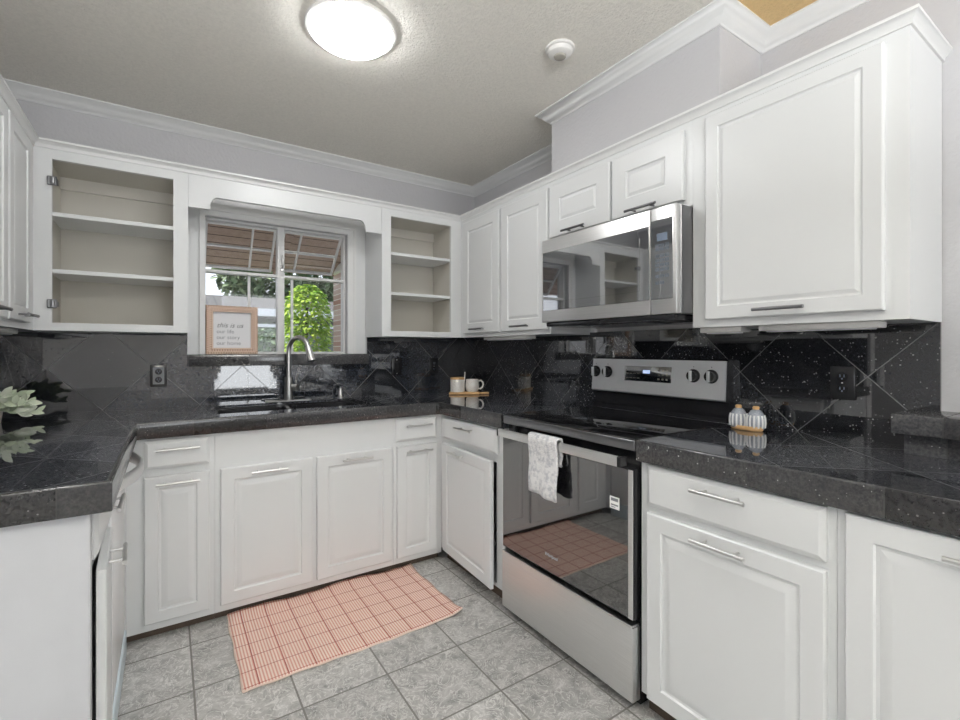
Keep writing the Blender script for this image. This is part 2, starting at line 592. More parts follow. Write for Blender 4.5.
# ------------------------------------------------------------------ mesh helpers
class MB:
    def __init__(s):
        s.bm = bmesh.new()

    def box(s, x0, x1, y0, y1, z0, z1, bev=0.0, seg=1):
        r = bmesh.ops.create_cube(s.bm, size=1.0)
        vs = r['verts']
        for v in vs:
            v.co = ((x0 + x1) / 2 + v.co.x * (x1 - x0), (y0 + y1) / 2 + v.co.y * (y1 - y0), (z0 + z1) / 2 + v.co.z * (z1 - z0))
        if bev:
            es = list({e for v in vs for e in v.link_edges})
            bmesh.ops.bevel(s.bm, geom=es, offset=bev, segments=seg, profile=0.5, affect='EDGES')
        return s

    def ring(s, c, ax, r, seg):
        ax = Vector(ax).normalized()
        t = Vector((0, 0, 1)) if abs(ax.z) < 0.9 else Vector((1, 0, 0))
        a = ax.cross(t).normalized()
        b = ax.cross(a)
        return [s.bm.verts.new(Vector(c) + a * (r * math.cos(2 * PI * i / seg)) + b * (r * math.sin(2 * PI * i / seg))) for i in range(seg)]

    def bridge(s, A, B):
        n = len(A)
        for i in range(n):
            s.bm.faces.new((A[i], A[(i + 1) % n], B[(i + 1) % n], B[i]))

    def cyl(s, p0, p1, r, seg=16, r2=None):
        ax = Vector(p1) - Vector(p0)
        A = s.ring(p0, ax, r, seg)
        B = s.ring(p1, ax, r if r2 is None else r2, seg)
        s.bridge(A, B)
        s.bm.faces.new(A[::-1])
        s.bm.faces.new(B)
        return s

    def tube(s, pts, r, seg=12):
        pts = [Vector(p) for p in pts]
        rs = r if isinstance(r, (list, tuple)) else [r] * len(pts)
        prev = None
        rings = []
        for i, p in enumerate(pts):
            t = (pts[min(i + 1, len(pts) - 1)] - pts[max(i - 1, 0)]).normalized()
            if prev is None:
                a = t.cross(Vector((0.123, 0.456, 0.88))).normalized()
            else:
                a = (prev - t * prev.dot(t)).normalized()
            prev = a
            b = t.cross(a)
            rings.append([s.bm.verts.new(p + a * (rs[i] * math.cos(2 * PI * k / seg)) + b * (rs[i] * math.sin(2 * PI * k / seg))) for k in range(seg)])
        for A, B in zip(rings, rings[1:]):
            s.bridge(A, B)
        s.bm.faces.new(rings[0][::-1])
        s.bm.faces.new(rings[-1])
        return s

    def lathe(s, prof, c=(0, 0, 0), seg=32, cap=True):
        rings = []
        for r, z in prof:
            rings.append([s.bm.verts.new((c[0] + r * math.cos(2 * PI * k / seg), c[1] + r * math.sin(2 * PI * k / seg), c[2] + z)) for k in range(seg)])
        for A, B in zip(rings, rings[1:]):
            s.bridge(A, B)
        if cap:
            if prof[0][0] > 1e-5:
                s.bm.faces.new(rings[0][::-1])
            if prof[-1][0] > 1e-5:
                s.bm.faces.new(rings[-1])
        return s

    def panel(s, x0, x1, z0, z1, loops):
        """raised panel facing -y: loops = (inset, y)"""
        prev = None
        for k, (i, y) in enumerate(loops):
            L = [s.bm.verts.new(p) for p in ((x0 + i, y, z0 + i), (x1 - i, y, z0 + i), (x1 - i, y, z1 - i), (x0 + i, y, z1 - i))]
            if prev:
                s.bridge(prev, L)
            else:
                s.bm.faces.new(L[::-1])
            prev = L
        s.bm.faces.new(prev)
        return s

    def prism(s, poly, y0, y1):
        """polygon in x,z extruded along y"""
        A = [s.bm.verts.new((x, y0, z)) for x, z in poly]
        B = [s.bm.verts.new((x, y1, z)) for x, z in poly]
        s.bridge(A, B)
        s.bm.faces.new(A[::-1])
        s.bm.faces.new(B)
        return s

    def grid(s, us, vs, hole, w0, w1, order):
        """slab made of cells; order maps (u, v, w) to xyz indices"""
        nu, nv = len(us) - 1, len(vs) - 1
        on = lambda i, j: 0 <= i < nu and 0 <= j < nv and not hole((us[i] + us[i + 1]) / 2, (vs[j] + vs[j + 1]) / 2)
        d = {}

        def V(i, j, k):
            if (i, j, k) not in d:
                c = [0, 0, 0]
                c[order[0]], c[order[1]], c[order[2]] = us[i], vs[j], (w0, w1)[k]
                d[(i, j, k)] = s.bm.verts.new(c)
            return d[(i, j, k)]
        for i in range(nu):
            for j in range(nv):
                if not on(i, j):
                    continue
                for k in (0, 1):
                    s.bm.faces.new((V(i, j, k), V(i + 1, j, k), V(i + 1, j + 1, k), V(i, j + 1, k)))
                for (di, dj, a, b) in ((-1, 0, (i, j), (i, j + 1)), (1, 0, (i + 1, j), (i + 1, j + 1)), (0, -1, (i, j), (i + 1, j)), (0, 1, (i, j + 1), (i + 1, j + 1))):
                    if not on(i + di, j + dj):
                        s.bm.faces.new((V(*a, 0), V(*b, 0), V(*b, 1), V(*a, 1)))
        return s

    def sweep(s, path, prof, closed=False):
        """profile (out, z) swept along a 2D path, out = to the right of the direction"""
        n = len(path)
        rings = []
        for i in range(n):
            p = Vector(path[i])
            d0 = (p - Vector(path[i - 1])).normalized() if i > 0 else None
            d1 = (Vector(path[i + 1]) - p).normalized() if i < n - 1 else None
            if d0 is None:
                d0 = d1
            if d1 is None:
                d1 = d0
            n0, n1 = Vector((d0.y, -d0.x)), Vector((d1.y, -d1.x))
            mt = (n0 + n1)
            mt = mt / mt.dot(n0)
            rings.append([s.bm.verts.new((p.x + mt.x * o, p.y + mt.y * o, z)) for o, z in prof])
        for A, B in zip(rings, rings[1:]):
            s.bridge(A, B)
        s.bm.faces.new(rings[0][::-1])
        s.bm.faces.new(rings[-1])
        return s

    def leaf(s, base, d, up, L, w, curl=0.15):
        d = Vector(d).normalized()
        side = d.cross(Vector(up)).normalized()
        nrm = side.cross(d)
        base = Vector(base)
        pts = []
        for t, k in ((0.0, 0.05), (0.3, 0.85), (0.6, 0.9), (0.85, 0.5), (1.0, 0.02)):
            c = base + d * (L * t) - nrm * (curl * L * t * t)
            pts.append((c - side * (w * k / 2) + nrm * (0.12 * w * k), c, c + side * (w * k / 2) + nrm * (0.12 * w * k)))
        V = [[s.bm.verts.new(p) for p in row] for row in pts]
        for a, b in zip(V, V[1:]):
            s.bm.faces.new((a[0], a[1], b[1], b[0]))
            s.bm.faces.new((a[1], a[2], b[2], b[1]))
        return s

    def xf(s, mat):
        bmesh.ops.transform(s.bm, matrix=mat, verts=s.bm.verts)
        return s

    def build(s, name, mat, parent=None, ang=35, loc=None, recalc=True):
        if recalc:
            bmesh.ops.recalc_face_normals(s.bm, faces=s.bm.faces)
        me = bpy.data.meshes.new(name)
        s.bm.to_mesh(me)
        s.bm.free()
        me.shade_smooth()
        me.set_sharp_from_angle(angle=R(ang))
        me.materials.append(mat)
        return link(name, me, parent, loc)


def link(name, me, parent=None, loc=None):
    o = bpy.data.objects.new(name, me)
    COL.objects.link(o)
    if parent:
        o.parent = parent
    if loc:
        o.location = loc
    return o


def tag(o, label, cat, group=None, kind=None):
    o['label'] = label
    o['category'] = cat
    if group:
        o['group'] = group
    if kind:
        o['kind'] = kind
    return o


def thing(name, label, cat, loc=(0, 0, 0), rz=0.0, group=None):
    o = bpy.data.objects.new(name, None)
    o.empty_display_size = 0.05
    COL.objects.link(o)
    o.location = loc
    o.rotation_euler = (0, 0, rz)
    return tag(o, label, cat, group)


def structure(o, label=None, cat=None):
    o['kind'] = 'structure'
    if label:
        o['label'] = label
        o['category'] = cat
    return o


def copy_thing(t, loc, rz=None, label=None):
    c = t.copy()
    COL.objects.link(c)
    c.location = loc
    if rz is not None:
        c.rotation_euler = (0, 0, rz)
    if label:
        c['label'] = label
    for ch in list(t.children):
        k = ch.copy()
        COL.objects.link(k)
        k.parent = c
        for g in list(ch.children):
            q = g.copy()
            COL.objects.link(q)
            q.parent = k
    return c


def text_mesh(s, size, shear=0.0, depth=0.0004, align='LEFT', off_=0.0):
    cu = bpy.data.curves.new('lettering', 'FONT')
    cu.body = s
    cu.size = size
    cu.shear = shear
    cu.extrude = depth
    cu.align_x = align
    cu.offset = off_
    o = bpy.data.objects.new('lettering', cu)
    COL.objects.link(o)
    dg = bpy.context.evaluated_depsgraph_get()
    me = bpy.data.meshes.new_from_object(o.evaluated_get(dg))
    bpy.data.objects.remove(o)
    bpy.data.curves.remove(cu)
    me.name = 'lettering'
    return me


# ------------------------------------------------------------------ the room
XR, YB, ZC = 2.02, 3.11, 2.53       # right wall, back wall, ceiling
XL = -0.805                          # left kitchen wall
XF, YF = 1.71, 2.81                  # faces of the upper cabinets
CT, CB = 0.954, 0.882                # counter top / underside
ROOM_X0, ROOM_Y0 = -3.4, -3.3
WX0, WX1, WZ0, WZ1 = 0.172, 1.002, 1.24, 2.04   # kitchen window opening

structure(MB().box(ROOM_X0 - .1, XR + .15, ROOM_Y0 - .1, YB + .15, -0.1, 0.0).build('floor', M['floor']), 'grey slate look tiled kitchen floor', 'floor')
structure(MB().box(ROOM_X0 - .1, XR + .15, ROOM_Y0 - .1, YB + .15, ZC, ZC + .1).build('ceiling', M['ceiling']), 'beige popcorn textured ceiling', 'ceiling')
structure(MB().grid([XL - .1, WX0, WX1, XR + .12], [0, WZ0, WZ1, ZC], lambda x, z: WX0 < x < WX1 and WZ0 < z < WZ1, YB, YB + .14, (0, 2, 1)).build('wall_back', M['wall']), 'grey back wall with the window', 'wall')
structure(MB().box(XR, XR + .12, ROOM_Y0, YB, 0, ZC).build('wall_right', M['wall']), 'grey textured right wall', 'wall')
structure(MB().box(XL - .1, XL, 1.43, YB, 0, ZC).build('wall_left', M['wall']), 'grey left wall behind the wall cabinets', 'wall')
structure(MB().box(ROOM_X0, XL - .1, YB - .12, YB, 0, ZC).build('wall_dining', M['wall']), 'grey dining room wall', 'wall')
structure(MB().grid([ROOM_X0, .75, 1.75, XR], [0, .65, 2.35, ZC], lambda x, z: .75 < x < 1.75 and .65 < z < 2.35, ROOM_Y0, ROOM_Y0 + .1, (0, 2, 1)).build('wall_front', M['wall']), 'grey wall behind the camera with one window', 'wall')
structure(MB().grid([ROOM_Y0, -2.0, .2, YB], [0, .65, 2.35, ZC], lambda y, z: -2.0 < y < .2 and .65 < z < 2.35, ROOM_X0 - .1, ROOM_X0, (1, 2, 0)).build('wall_side', M['wall']), 'grey dining room side wall with window', 'wall')
b = MB().grid([.75, .80, 1.235, 1.265, 1.70, 1.75], [.65, .70, 1.48, 1.52, 2.30, 2.35], lambda x, z: (.80 < x < 1.235 or 1.265 < x < 1.70) and (.70 < z < 1.48 or 1.52 < z < 2.30), ROOM_Y0 + .03, ROOM_Y0 + .07, (0, 2, 1))
structure(b.build('window_2', M['trim']))
structure(MB().box(XF, XR, 0.96, 1.877, 2.2, ZC).build('wall_soffit', M['wall']), 'grey boxed soffit above the microwave cabinet', 'soffit')

crown = [(0, 2.472), (0.006, 2.472), (0.010, 2.480), (0.018, 2.484), (0.030, 2.497), (0.042, 2.509), (0.052, 2.514), (0.056, 2.522), (0.064, 2.524), (0.064, ZC), (0, ZC)]
structure(MB().sweep([(XL, 1.43), (XL, YB), (XR, YB), (XR, 1.877), (XF, 1.877), (XF, .96), (XR, .96), (XR, ROOM_Y0)], crown).build('trim_1', M['trim'], ang=50), 'white crown moulding under the ceiling', 'crown moulding')
cabcrown = [(0, 2.165), (0.006, 2.165), (0.008, 2.178), (0.012, 2.181), (0.019, 2.191), (0.023, 2.192), (0.023, 2.201), (-0.02, 2.201), (-0.02, 2.165)]
structure(MB().sweep([(-0.495, 1.45), (-0.495, YF), (XF, YF), (XF, 0.421), (XR, 0.421)], cabcrown).build('trim_2', M['trim'], ang=50), 'white crown moulding along the cabinet tops', 'crown moulding')
structure(MB().box(XR - .012, XR, ROOM_Y0, -.75, 0, .1, .003).build('baseboard_right', M['trim']))

# backsplash tile (thin slabs on the walls)
structure(MB().grid([XL, 0.09, 1.135, XR], [CT, WZ0, 1.365], lambda x, z: .09 < x < 1.135 and z > WZ0, YB - .012, YB, (0, 2, 1)).build('wall_tile_back', M['gback']), 'black granite tile backsplash on back wall', 'backsplash')
structure(MB().box(XR - .012, XR, .4235, YB - .012, CT, 1.365).build('wall_tile_right', M['gright']), 'black granite tile backsplash on right wall', 'backsplash')
structure(MB().box(XL, XL + .012, 1.45, YB - .012, CT, 1.365).build('wall_tile_left', M['gright']), 'black granite tile backsplash on left wall', 'backsplash')

# ------------------------------------------------------------------ kitchen window
GY = 3.19
win = bpy.data.objects.new('window_1', None)
COL.objects.link(win)
win.location = (0.6, GY, WZ0)
structure(win, 'white kitchen window with two tilted upper sashes over the sink', 'window')


def wp(mb, name, mat, parent=win, **k):
    return mb.xf(Matrix.Translation(-Vector(win.location))).build(name, mat, parent, **k)


b = MB()
b.grid([WX0 - .016, WX0 + .004, WX1 - .004, WX1 + .04], [WZ0, WZ1 - .004, WZ1 + .03], lambda x, z: WX0 < x < WX1 and z < WZ1 - .004, YB - .018, YB, (0, 2, 1))
b.grid([WX0 - .024, WX0 - .014, WX1 + .036, WX1 + .05], [WZ0, WZ1 + .026, WZ1 + .042], lambda x, z: WX0 - .014 < x < WX1 + .036 and z < WZ1 + .026, YB - .028, YB, (0, 2, 1))
wp(b, 'casing', M['trim'])
structure(MB().grid([.088, WX0 - .001, WX1 + .001, 1.123], [WZ0, WZ1 + .001, 2.17], lambda x, z: WX0 - .001 < x < WX1 + .001 and z < WZ1 + .001, YB - .008, YB - .0005, (0, 2, 1)).build('trim_3', M['white']), 'white painted panel around the kitchen window', 'trim')
b = MB()
b.grid([WX0, WX0 + .010, .573, .614, WX1 - .012, WX1], [WZ0, WZ0 + .014, 1.722, 1.738, WZ1 - .012, WZ1], lambda x, z: (WX0 + .010 < x < .573 or .614 < x < WX1 - .012) and (WZ0 + .014 < z < 1.722 or 1.738 < z < WZ1 - .012), GY - .03, GY + .03, (0, 2, 1))
wp(b, 'window_frame', M['trim'])
for x in (.415, .665):
    wp(MB().box(x - .007, x + .007, GY - .008, GY + .008, WZ0 + .014, 1.722), 'muntin', M['trim'])
wp(MB().box(WX0 + .010, .573, GY - .002, GY + .002, WZ0 + .014, 1.722), 'pane', M['glass'])
wp(MB().box(.614, WX1 - .012, GY - .002, GY + .002, WZ0 + .014, 1.722), 'pane', M['glass'])
for x0, x1, L, ang, mu in ((WX0 + .011, .572, .305, 38, .66), (.615, WX1 - .013, .325, 48, .30)):
    b = MB()
    w = x1 - x0
    q, h = .012, .005
    b.grid([0, q, w * mu - h, w * mu + h, w - q, w], [-L, -L + q, -L * .5 - h, -L * .5 + h, -q, 0], lambda x, z: (q < x < w * mu - h or w * mu + h < x < w - q) and (-L + q < z < -L * .5 - h or -L * .5 + h < z < -q), -.010, .010, (0, 2, 1))
    o = b.build('sash', M['trim'], win, loc=(x0 - win.location.x, 0, WZ1 - .013 - WZ0))
    o.rotation_euler = (R(ang), 0, 0)
    MB().box(.01, w - .01, -.002, .002, -L + .01, -.01).build('pane', M['glass'], o)
b = MB().tube([(.60, GY - .035, 1.78), (.60, GY - .055, 1.80), (.60, GY - .055, 1.86)], .006)
b.box(.59, .61, GY - .036, GY - .03, 1.76, 1.80, .002)
wp(b, 'latch', M['nickel'])

# granite ledge under the window
o = MB().box(.09, 1.135, YB - .05, GY - .03, WZ0 - .068, WZ0, .003, 2).build('window_ledge', M['gedge'])
tag(o, 'black granite tile ledge running under the kitchen window', 'window ledge')

# ------------------------------------------------------------------ cabinet kit (local x to the right, front faces -y at 0)
FACE = {'back': 0.0, 'right': R(-90), 'left': R(90)}
DOORLOOPS = lambda t, s: [(0, 0), (0, -t + .004), (.004, -t), (s, -t), (s + .004, -t + .006), (s + .011, -t + .0075), (s + .034, -t + .0005), (s + .037, -t + .0005)]
DRAWLOOPS = lambda t: [(0, 0), (0, -t + .008), (.003, -t + .0055), (.014, -t)]


def pull(parent, x, y, z, L=.162, mat='nickel'):
    b = MB()
    b.cyl((x - L / 2, y - .034, z), (x + L / 2, y - .034, z), .0058, 14)
    for s in (-1, 1):
        b.cyl((x + s * L * .3, y, z), (x + s * L * .3, y - .034, z), .0042, 10)
    return b.build('handle', M[mat], parent)


UPLOOPS = lambda t, s: [(0, 0), (0, -t + .004), (.004, -t), (s, -t), (s + .004, -t + .006), (s + .008, -t + .007), (s + .020, -t + .002), (s + .023, -t + .002)]


def door(parent, x0, x1, z0, z1, hz=None, hinge='l', ang=0, stile=.055, hx=None, yf=0, mat='white', L=.162, hmat='nickel', loops=None):
    w, h, t = x1 - x0, z1 - z0, .021
    a = 0 if hinge == 'l' else -w
    o = MB().panel(a, a + w, 0, h, (loops or DOORLOOPS)(t, stile)).build('door', M[mat], parent, ang=20, loc=(x0 if hinge == 'l' else x1, yf, z0))
    o.rotation_euler = (0, 0, R(ang))
    if hz is not None:
        pull(o, a + w / 2 + (hx or 0), -t, hz - z0, L, hmat)
    return o


def drawer(parent, x0, x1, z0, z1, hz=None, name='drawer_front', L=.162):
    w, h, t = x1 - x0, z1 - z0, .021
    o = MB().panel(0, w, 0, h, DRAWLOOPS(t)).build(name, M['white'], parent, ang=20, loc=(x0, 0, z0))
    if hz is not None:
        pull(o, w / 2, -t, hz - z0, L)
    return o


def carcass(parent, Wd, D, z0, z1, mat='white', front=.02, top=True):
    t = .018
    b = MB()
    b.box(0, t, front, D, z0, z1).box(Wd - t, Wd, front, D, z0, z1)
    b.box(t, Wd - t, D - .006, D, z0, z1)
    b.box(t, Wd - t, front, D - .006, z0, z0 + t)
    if top:
        b.box(t, Wd - t, front, D - .006, z1 - t, z1)
    return b.build('carcass', M[mat], parent)


def face(parent, xs, zs, holes, mat='white'):
    """face frame: holes = list of (x0, x1, z0, z1)"""
    xs = sorted(set([xs[0], xs[1]] + [v for h in holes for v in h[:2]]))
    zs = sorted(set([zs[0], zs[1]] + [v for h in holes for v in h[2:]]))
    b = MB().grid(xs, zs, lambda x, z: any(h[0] < x < h[1] and h[2] < z < h[3] for h in holes), 0, .02, (0, 2, 1))
    return b.build('face_frame', M[mat], parent)


UB, UT = 1.352, 2.172     # upper cabinet bottom / top

# --- open shelf cabinets on the back wall
def open_cabinet(label, x0, x1, o0, o1, shelves, side=None):
    t = thing('open_shelf_cabinet', label, 'cabinet', (x0, YF, UB), 0, None)
    Wd, H = x1 - x0, UT - UB
    carcass(t, Wd, YB - YF - .001, 0, H)
    face(t, (0, Wd), (0, H), [(o0 - x0, o1 - x0, 1.388 - UB, 2.121 - UB)])
    b = MB()
    a0, a1 = o0 - x0 - .012, o1 - x0 + .012
    b.box(a0 - .003, a0, .0205, .29, .03, H - .03).box(a1, a1 + .003, .0205, .29, .03, H - .03)
    b.box(a0, a1, .287, .29, .03, H - .03)
    b.box(a0, a1, .0205, .287, .025, .034).box(a0, a1, .0205, .287, H - .05, H - .04)
    b.box(a0, a1, .272, .287, H - .11, H - .05)
    b.build('liner', M['liner'], t)
    for z in shelves:
        MB().box(a0, a1, .012, .286, z - UB - .02, z - UB, .002).build('shelf', M['white'], t)
    return t, o0 - x0


t, ox = open_cabinet('white open two-shelf wall cabinet left of the window with bare hinges', XL, .085, -.433, .022, (1.888, 1.631))
for z in (2.022, 1.472):
    b = MB().box(ox - .016, ox + .018, -.010, 0, z - UB - .020, z - UB + .020, .003)
    b.cyl((ox + .004, -.010, z - UB - .014), (ox + .004, -.010, z - UB + .014), .008, 12)
    b.box(ox + .0005, ox + .02, -.001, .03, z - UB - .012, z - UB + .012, .002)
    b.build('hinge', M['darkpull'], t)
open_cabinet('white open two-shelf wall cabinet right of the window', 1.125, XF, 1.187, 1.628, (1.896, 1.639))

# --- valance between them
pts = [(.086, 2.170), (.086, 1.996), (.181, 1.998)]
for k in range(1, 9):
    a = k / 8 * PI / 2
    pts.append((.181 + .038 * (1 - math.cos(a)), 1.998 + .066 * math.sin(a)))
for k in range(0, 8):
    a = PI / 2 - k / 8 * PI / 2
    pts.append((1.022 - .038 * (1 - math.cos(a)), 2.0 + .066 * math.sin(a)))
pts += [(1.022, 2.0), (1.124, 2.0), (1.124, 2.170)]
o = MB().prism(pts, YF + .001, YF + .021).build('valance', M['white'])
tag(o, 'white scalloped valance board bridging the cabinets above the window', 'valance')

# --- right wall uppers
def right_upper(label, y0, y1, z0, z1, doors, hmat='darkpull', D=.305, stile=.055):
    t = thing('wall_cabinet', label, 'cabinet', (XF, y0, z0), FACE['right'])
    Wd, H = y0 - y1, z1 - z0
    carcass(t, Wd, D, 0, H)
    face(t, (0, Wd), (0, H), [(y0 - a - .0 + .02, y0 - b_ - .02, dz0 - z0 + .02, dz1 - z0 - .02) for a, b_, dz0, dz1, *_ in doors])
    for a, b_, dz0, dz1, hz in doors:
        door(t, y0 - a, y0 - b_, dz0 - z0, dz1 - z0, hz - z0, hmat=hmat, L=.155, stile=stile, loops=UPLOOPS)
    return t


right_upper('tall white two-door wall cabinet in the corner above the mugs', YF - .001, 1.884, UB, UT, [(2.757, 2.333, 1.376, 2.134, 1.402), (2.312, 1.892, 1.376, 2.134, 1.402)], stile=.066)
right_upper('short white two-door wall cabinet directly above the microwave', 1.883, 1.0665, 1.832, UT, [(1.877, 1.467, 1.858, 2.134, 1.868), (1.453, 1.098, 1.858, 2.134, 1.868)], stile=.078)
right_upper('large white single-door wall cabinet right of the microwave', 1.066, .421, UB, UT, [(1.006, .474, 1.379, 2.142, 1.403)], stile=.048)

# --- left wall uppers
t = thing('wall_cabinet', 'white wall cabinet on the left wall cut off by the frame edge', 'cabinet', (-.495, 1.45, UB), FACE['left'])
Wd = YF - .001 - 1.45
carcass(t, Wd, .309, 0, UT - UB)
LD = [(1.47, 1.88), (1.90, 2.325), (2.345, 2.665)]
face(t, (0, Wd), (0, UT - UB), [(a - 1.45 + .02, b_ - 1.45 - .02, .05, .75) for a, b_ in LD])
for a, b_ in LD:
    door(t, a - 1.45, b_ - 1.45, .026, .782, .05, hmat='darkpull', L=.15, loops=UPLOOPS)

# --- under-cabinet light bars
def light_bar(label, x, y0, y1):
    t = thing('under_cabinet_light', label, 'light', (x, (y0 + y1) / 2, UB), 0, 'under-cabinet light bars')
    h = abs(y1 - y0) / 2
    MB().box(-.035, .035, -h, h, -.020, 0, .004, 2).build('housing', M['plastic'], t)
    MB().box(-.022, .022, -h + .02, h - .02, -.024, -.0195, .002).build('diffuser', M['paper'], t)
    return t


light_bar('white light bar under the corner wall cabinet above the mugs', 1.78, 2.13, 2.58)
light_bar('white light bar under the large right wall cabinet, beside its open end', 1.78, .50, .84)
light_bar('short white light bar under the large right wall cabinet, next to the microwave', 1.78, .90, 1.06)
light_bar('white light bar under the left wall cabinet', -.56, 2.2, 2.72)

# ------------------------------------------------------------------ base cabinets
BY = 2.49                # face frame plane of back run
BX = 1.375               # face frame plane of right run
def base(label, wall, origin, Wd, D, doors=(), drawers=(), holes=None, zb=.045, zt=CB - .001, false_front=False, inside='white'):
    t = thing('base_cabinet', label, 'cabinet', origin, FACE[wall])
    carcass(t, Wd, D, zb, zt, inside, top=False)
    hs = [(x0 + .015, x1 - .015, z0 + .015, z1 - .015) for x0, x1, z0, z1 in ([d[:4] for d in doors] + [d[:4] for d in drawers])]
    face(t, (0, Wd), (zb, zt), hs)
    MB().box(0, Wd, .042, .057, 0, zb).build('toe_kick', M['toe'], t)
    for d in drawers:
        drawer(t, *d)
    for d in doors:
        door(t, *d[:4], **d[4])
    return t


DT, DB = .714, .080
base('narrow white base cabinet under the counter, left of the sink cabinet', 'back', (-.149, BY, 0), .329, .60,
     doors=[(.063, .309, DB, DT, dict(hz=.684, stile=.05))], drawers=[(.063, .309, .747, .870, .832)])
base('white two-door sink base cabinet below the window', 'back', (.181, BY, 0), .884, .60,
     doors=[(.021, .437, DB, DT, dict(hz=.684)), (.457, .871, DB, DT, dict(hz=.684))])
base('narrow white base cabinet in the corner right of the sink cabinet', 'back', (1.066, BY, 0), .3095, .60,
     doors=[(.017, .270, DB, DT, dict(hz=.684, stile=.05))], drawers=[(.011, .270, .742, .870, .832)])
base('white base cabinet left of the range with its door slightly ajar', 'right', (BX, BY - .002, 0), .646, .62,
     doors=[(.050, .588, DB, DT, dict(hz=.686, ang=-3.2, hx=-.06))], drawers=[(.048, .596, .745, .870, .832)], zb=.076)
base('white base cabinet right of the range with one drawer over one door', 'right', (BX, 1.049, 0), .573, .62,
     doors=[(.033, .555, DB, DT, dict(hz=.686))], drawers=[(.033, .555, .737, .874, .838)], zb=.076)
base('white full-height-door base cabinet at the right edge of the frame', 'right', (BX, .475, 0), .56, .62,
     doors=[(.021, .54, DB, .874, dict(hz=.838, hx=-.0))])
# left run
base('white base cabinet beside the end panel with its door ajar', 'left', (-.165, 1.462, 0), .418, .62,
     doors=[(.04, .390, DB, DT, dict(hz=.684, hinge='r', ang=2.6, L=.15))], drawers=[(.03, .395, .747, .870, .832)])
o = MB().box(XL, -.153, 1.438, 1.461, 0, CB - .001, .002).build('end_panel', M['endpanel'])
tag(o, 'grey painted end panel closing the left counter run', 'panel')

# dishwasher
t = thing('dishwasher', 'white dishwasher with bowed steel handle under the left counter', 'dishwasher', (-.165, 1.884, 0), FACE['left'])
DW = .56
MB().box(.002, DW - .002, .02, .60, .0, CB - .002).build('body', M['white_app'], t)
MB().box(.004, DW - .004, -.016, .02, .11, .74, .006, 2).build('door', M['white_app'], t)
MB().box(.004, DW - .004, -.020, .02, .745, CB - .006, .006, 2).build('control_panel', M['white_app'], t)
MB().box(.006, DW - .006, -.022, .02, .005, .105, .004, 2).build('kick_panel', M['bluefilm'], t)
b = MB()
pp = []
for k in range(21):
    u_ = k / 20
    pp.append((.02 + (DW - .04) * u_, -.022 - .058 * math.sin(PI * u_) ** .8, 0))
b.tube(pp, .009, 14)
b.xf(Matrix.Translation((0, 0, .828)) @ Matrix.Diagonal((1, 1, 2.6, 1)))
h = b.build('handle', M['steel'], t)
MB().box(.004, .026, -.030, -.018, .798, .858, .003).build('end_cap', M['blackpl'], h)
o = MB().box(-.165, -.1495, 2.446, 2.489, .045, CB - .001).build('filler_strip', M['white'])
tag(o, 'narrow white filler strip between the dishwasher and the corner', 'filler')

# ------------------------------------------------------------------ counters
SX0, SX1, SY0, SY1 = .205, .985, 2.60, 2.985
t = thing('countertop', 'black granite tile countertop wrapping the left, sink and corner runs', 'countertop', (0.6, 2.8, CB))
off = Matrix.Translation((-.6, -2.8, -CB))
inU = lambda x, y: (x < -.122 and y < 2.472) or y > 2.472 or (x > 1.357 and y > 1.836)
b = MB().grid([XL + .001, -.122, SX0, SX1, 1.357, XR - .001], [1.422, 1.836, 2.472, SY0, SY1, YB - .001], lambda x, y: (not inU(x, y)) or (SX0 < x < SX1 and SY0 < y < SY1), CB, CT, (0, 1, 2))
b.xf(off).build('tile_top', M['gtop'], t)


def edge(path, parent, off, mat):
    prof = [(0, CB), (.010, CB), (.012, CB + .002), (.012, CT - .004), (.0105, CT - .0008), (.007, CT + .0006), (0, CT + .0006)]
    return MB().sweep(path, prof).xf(off).build('edge_trim', M[mat], parent, ang=60)


edge([(XL, 1.422), (-.122, 1.422), (-.122, 2.472), (1.357, 2.472), (1.357, 1.836)], t, off, 'gedge')
t = thing('countertop', 'black granite tile countertop right of the range', 'countertop', (1.7, .3, CB))
off = Matrix.Translation((-1.7, -.3, -CB))
MB().box(1.357, XR - .001, -.55, 1.049, CB, CT).xf(off).build('tile_top', M['gtopr'], t)
edge([(1.357, 1.049), (1.357, -.55)], t, off, 'gedge')

# raised ledge at the right
t = thing('raised_ledge', 'raised black granite ledge on the right counter below the bare wall', 'ledge', (1.93, .0, CT))
MB().box(-.08, .089, -.55, .470, 0, .061).build('knee_wall', M['gedge'], t)
MB().box(-.12, .089, -.55, .492, .061, .120, .004, 2).build('cap', M['gedge'], t)

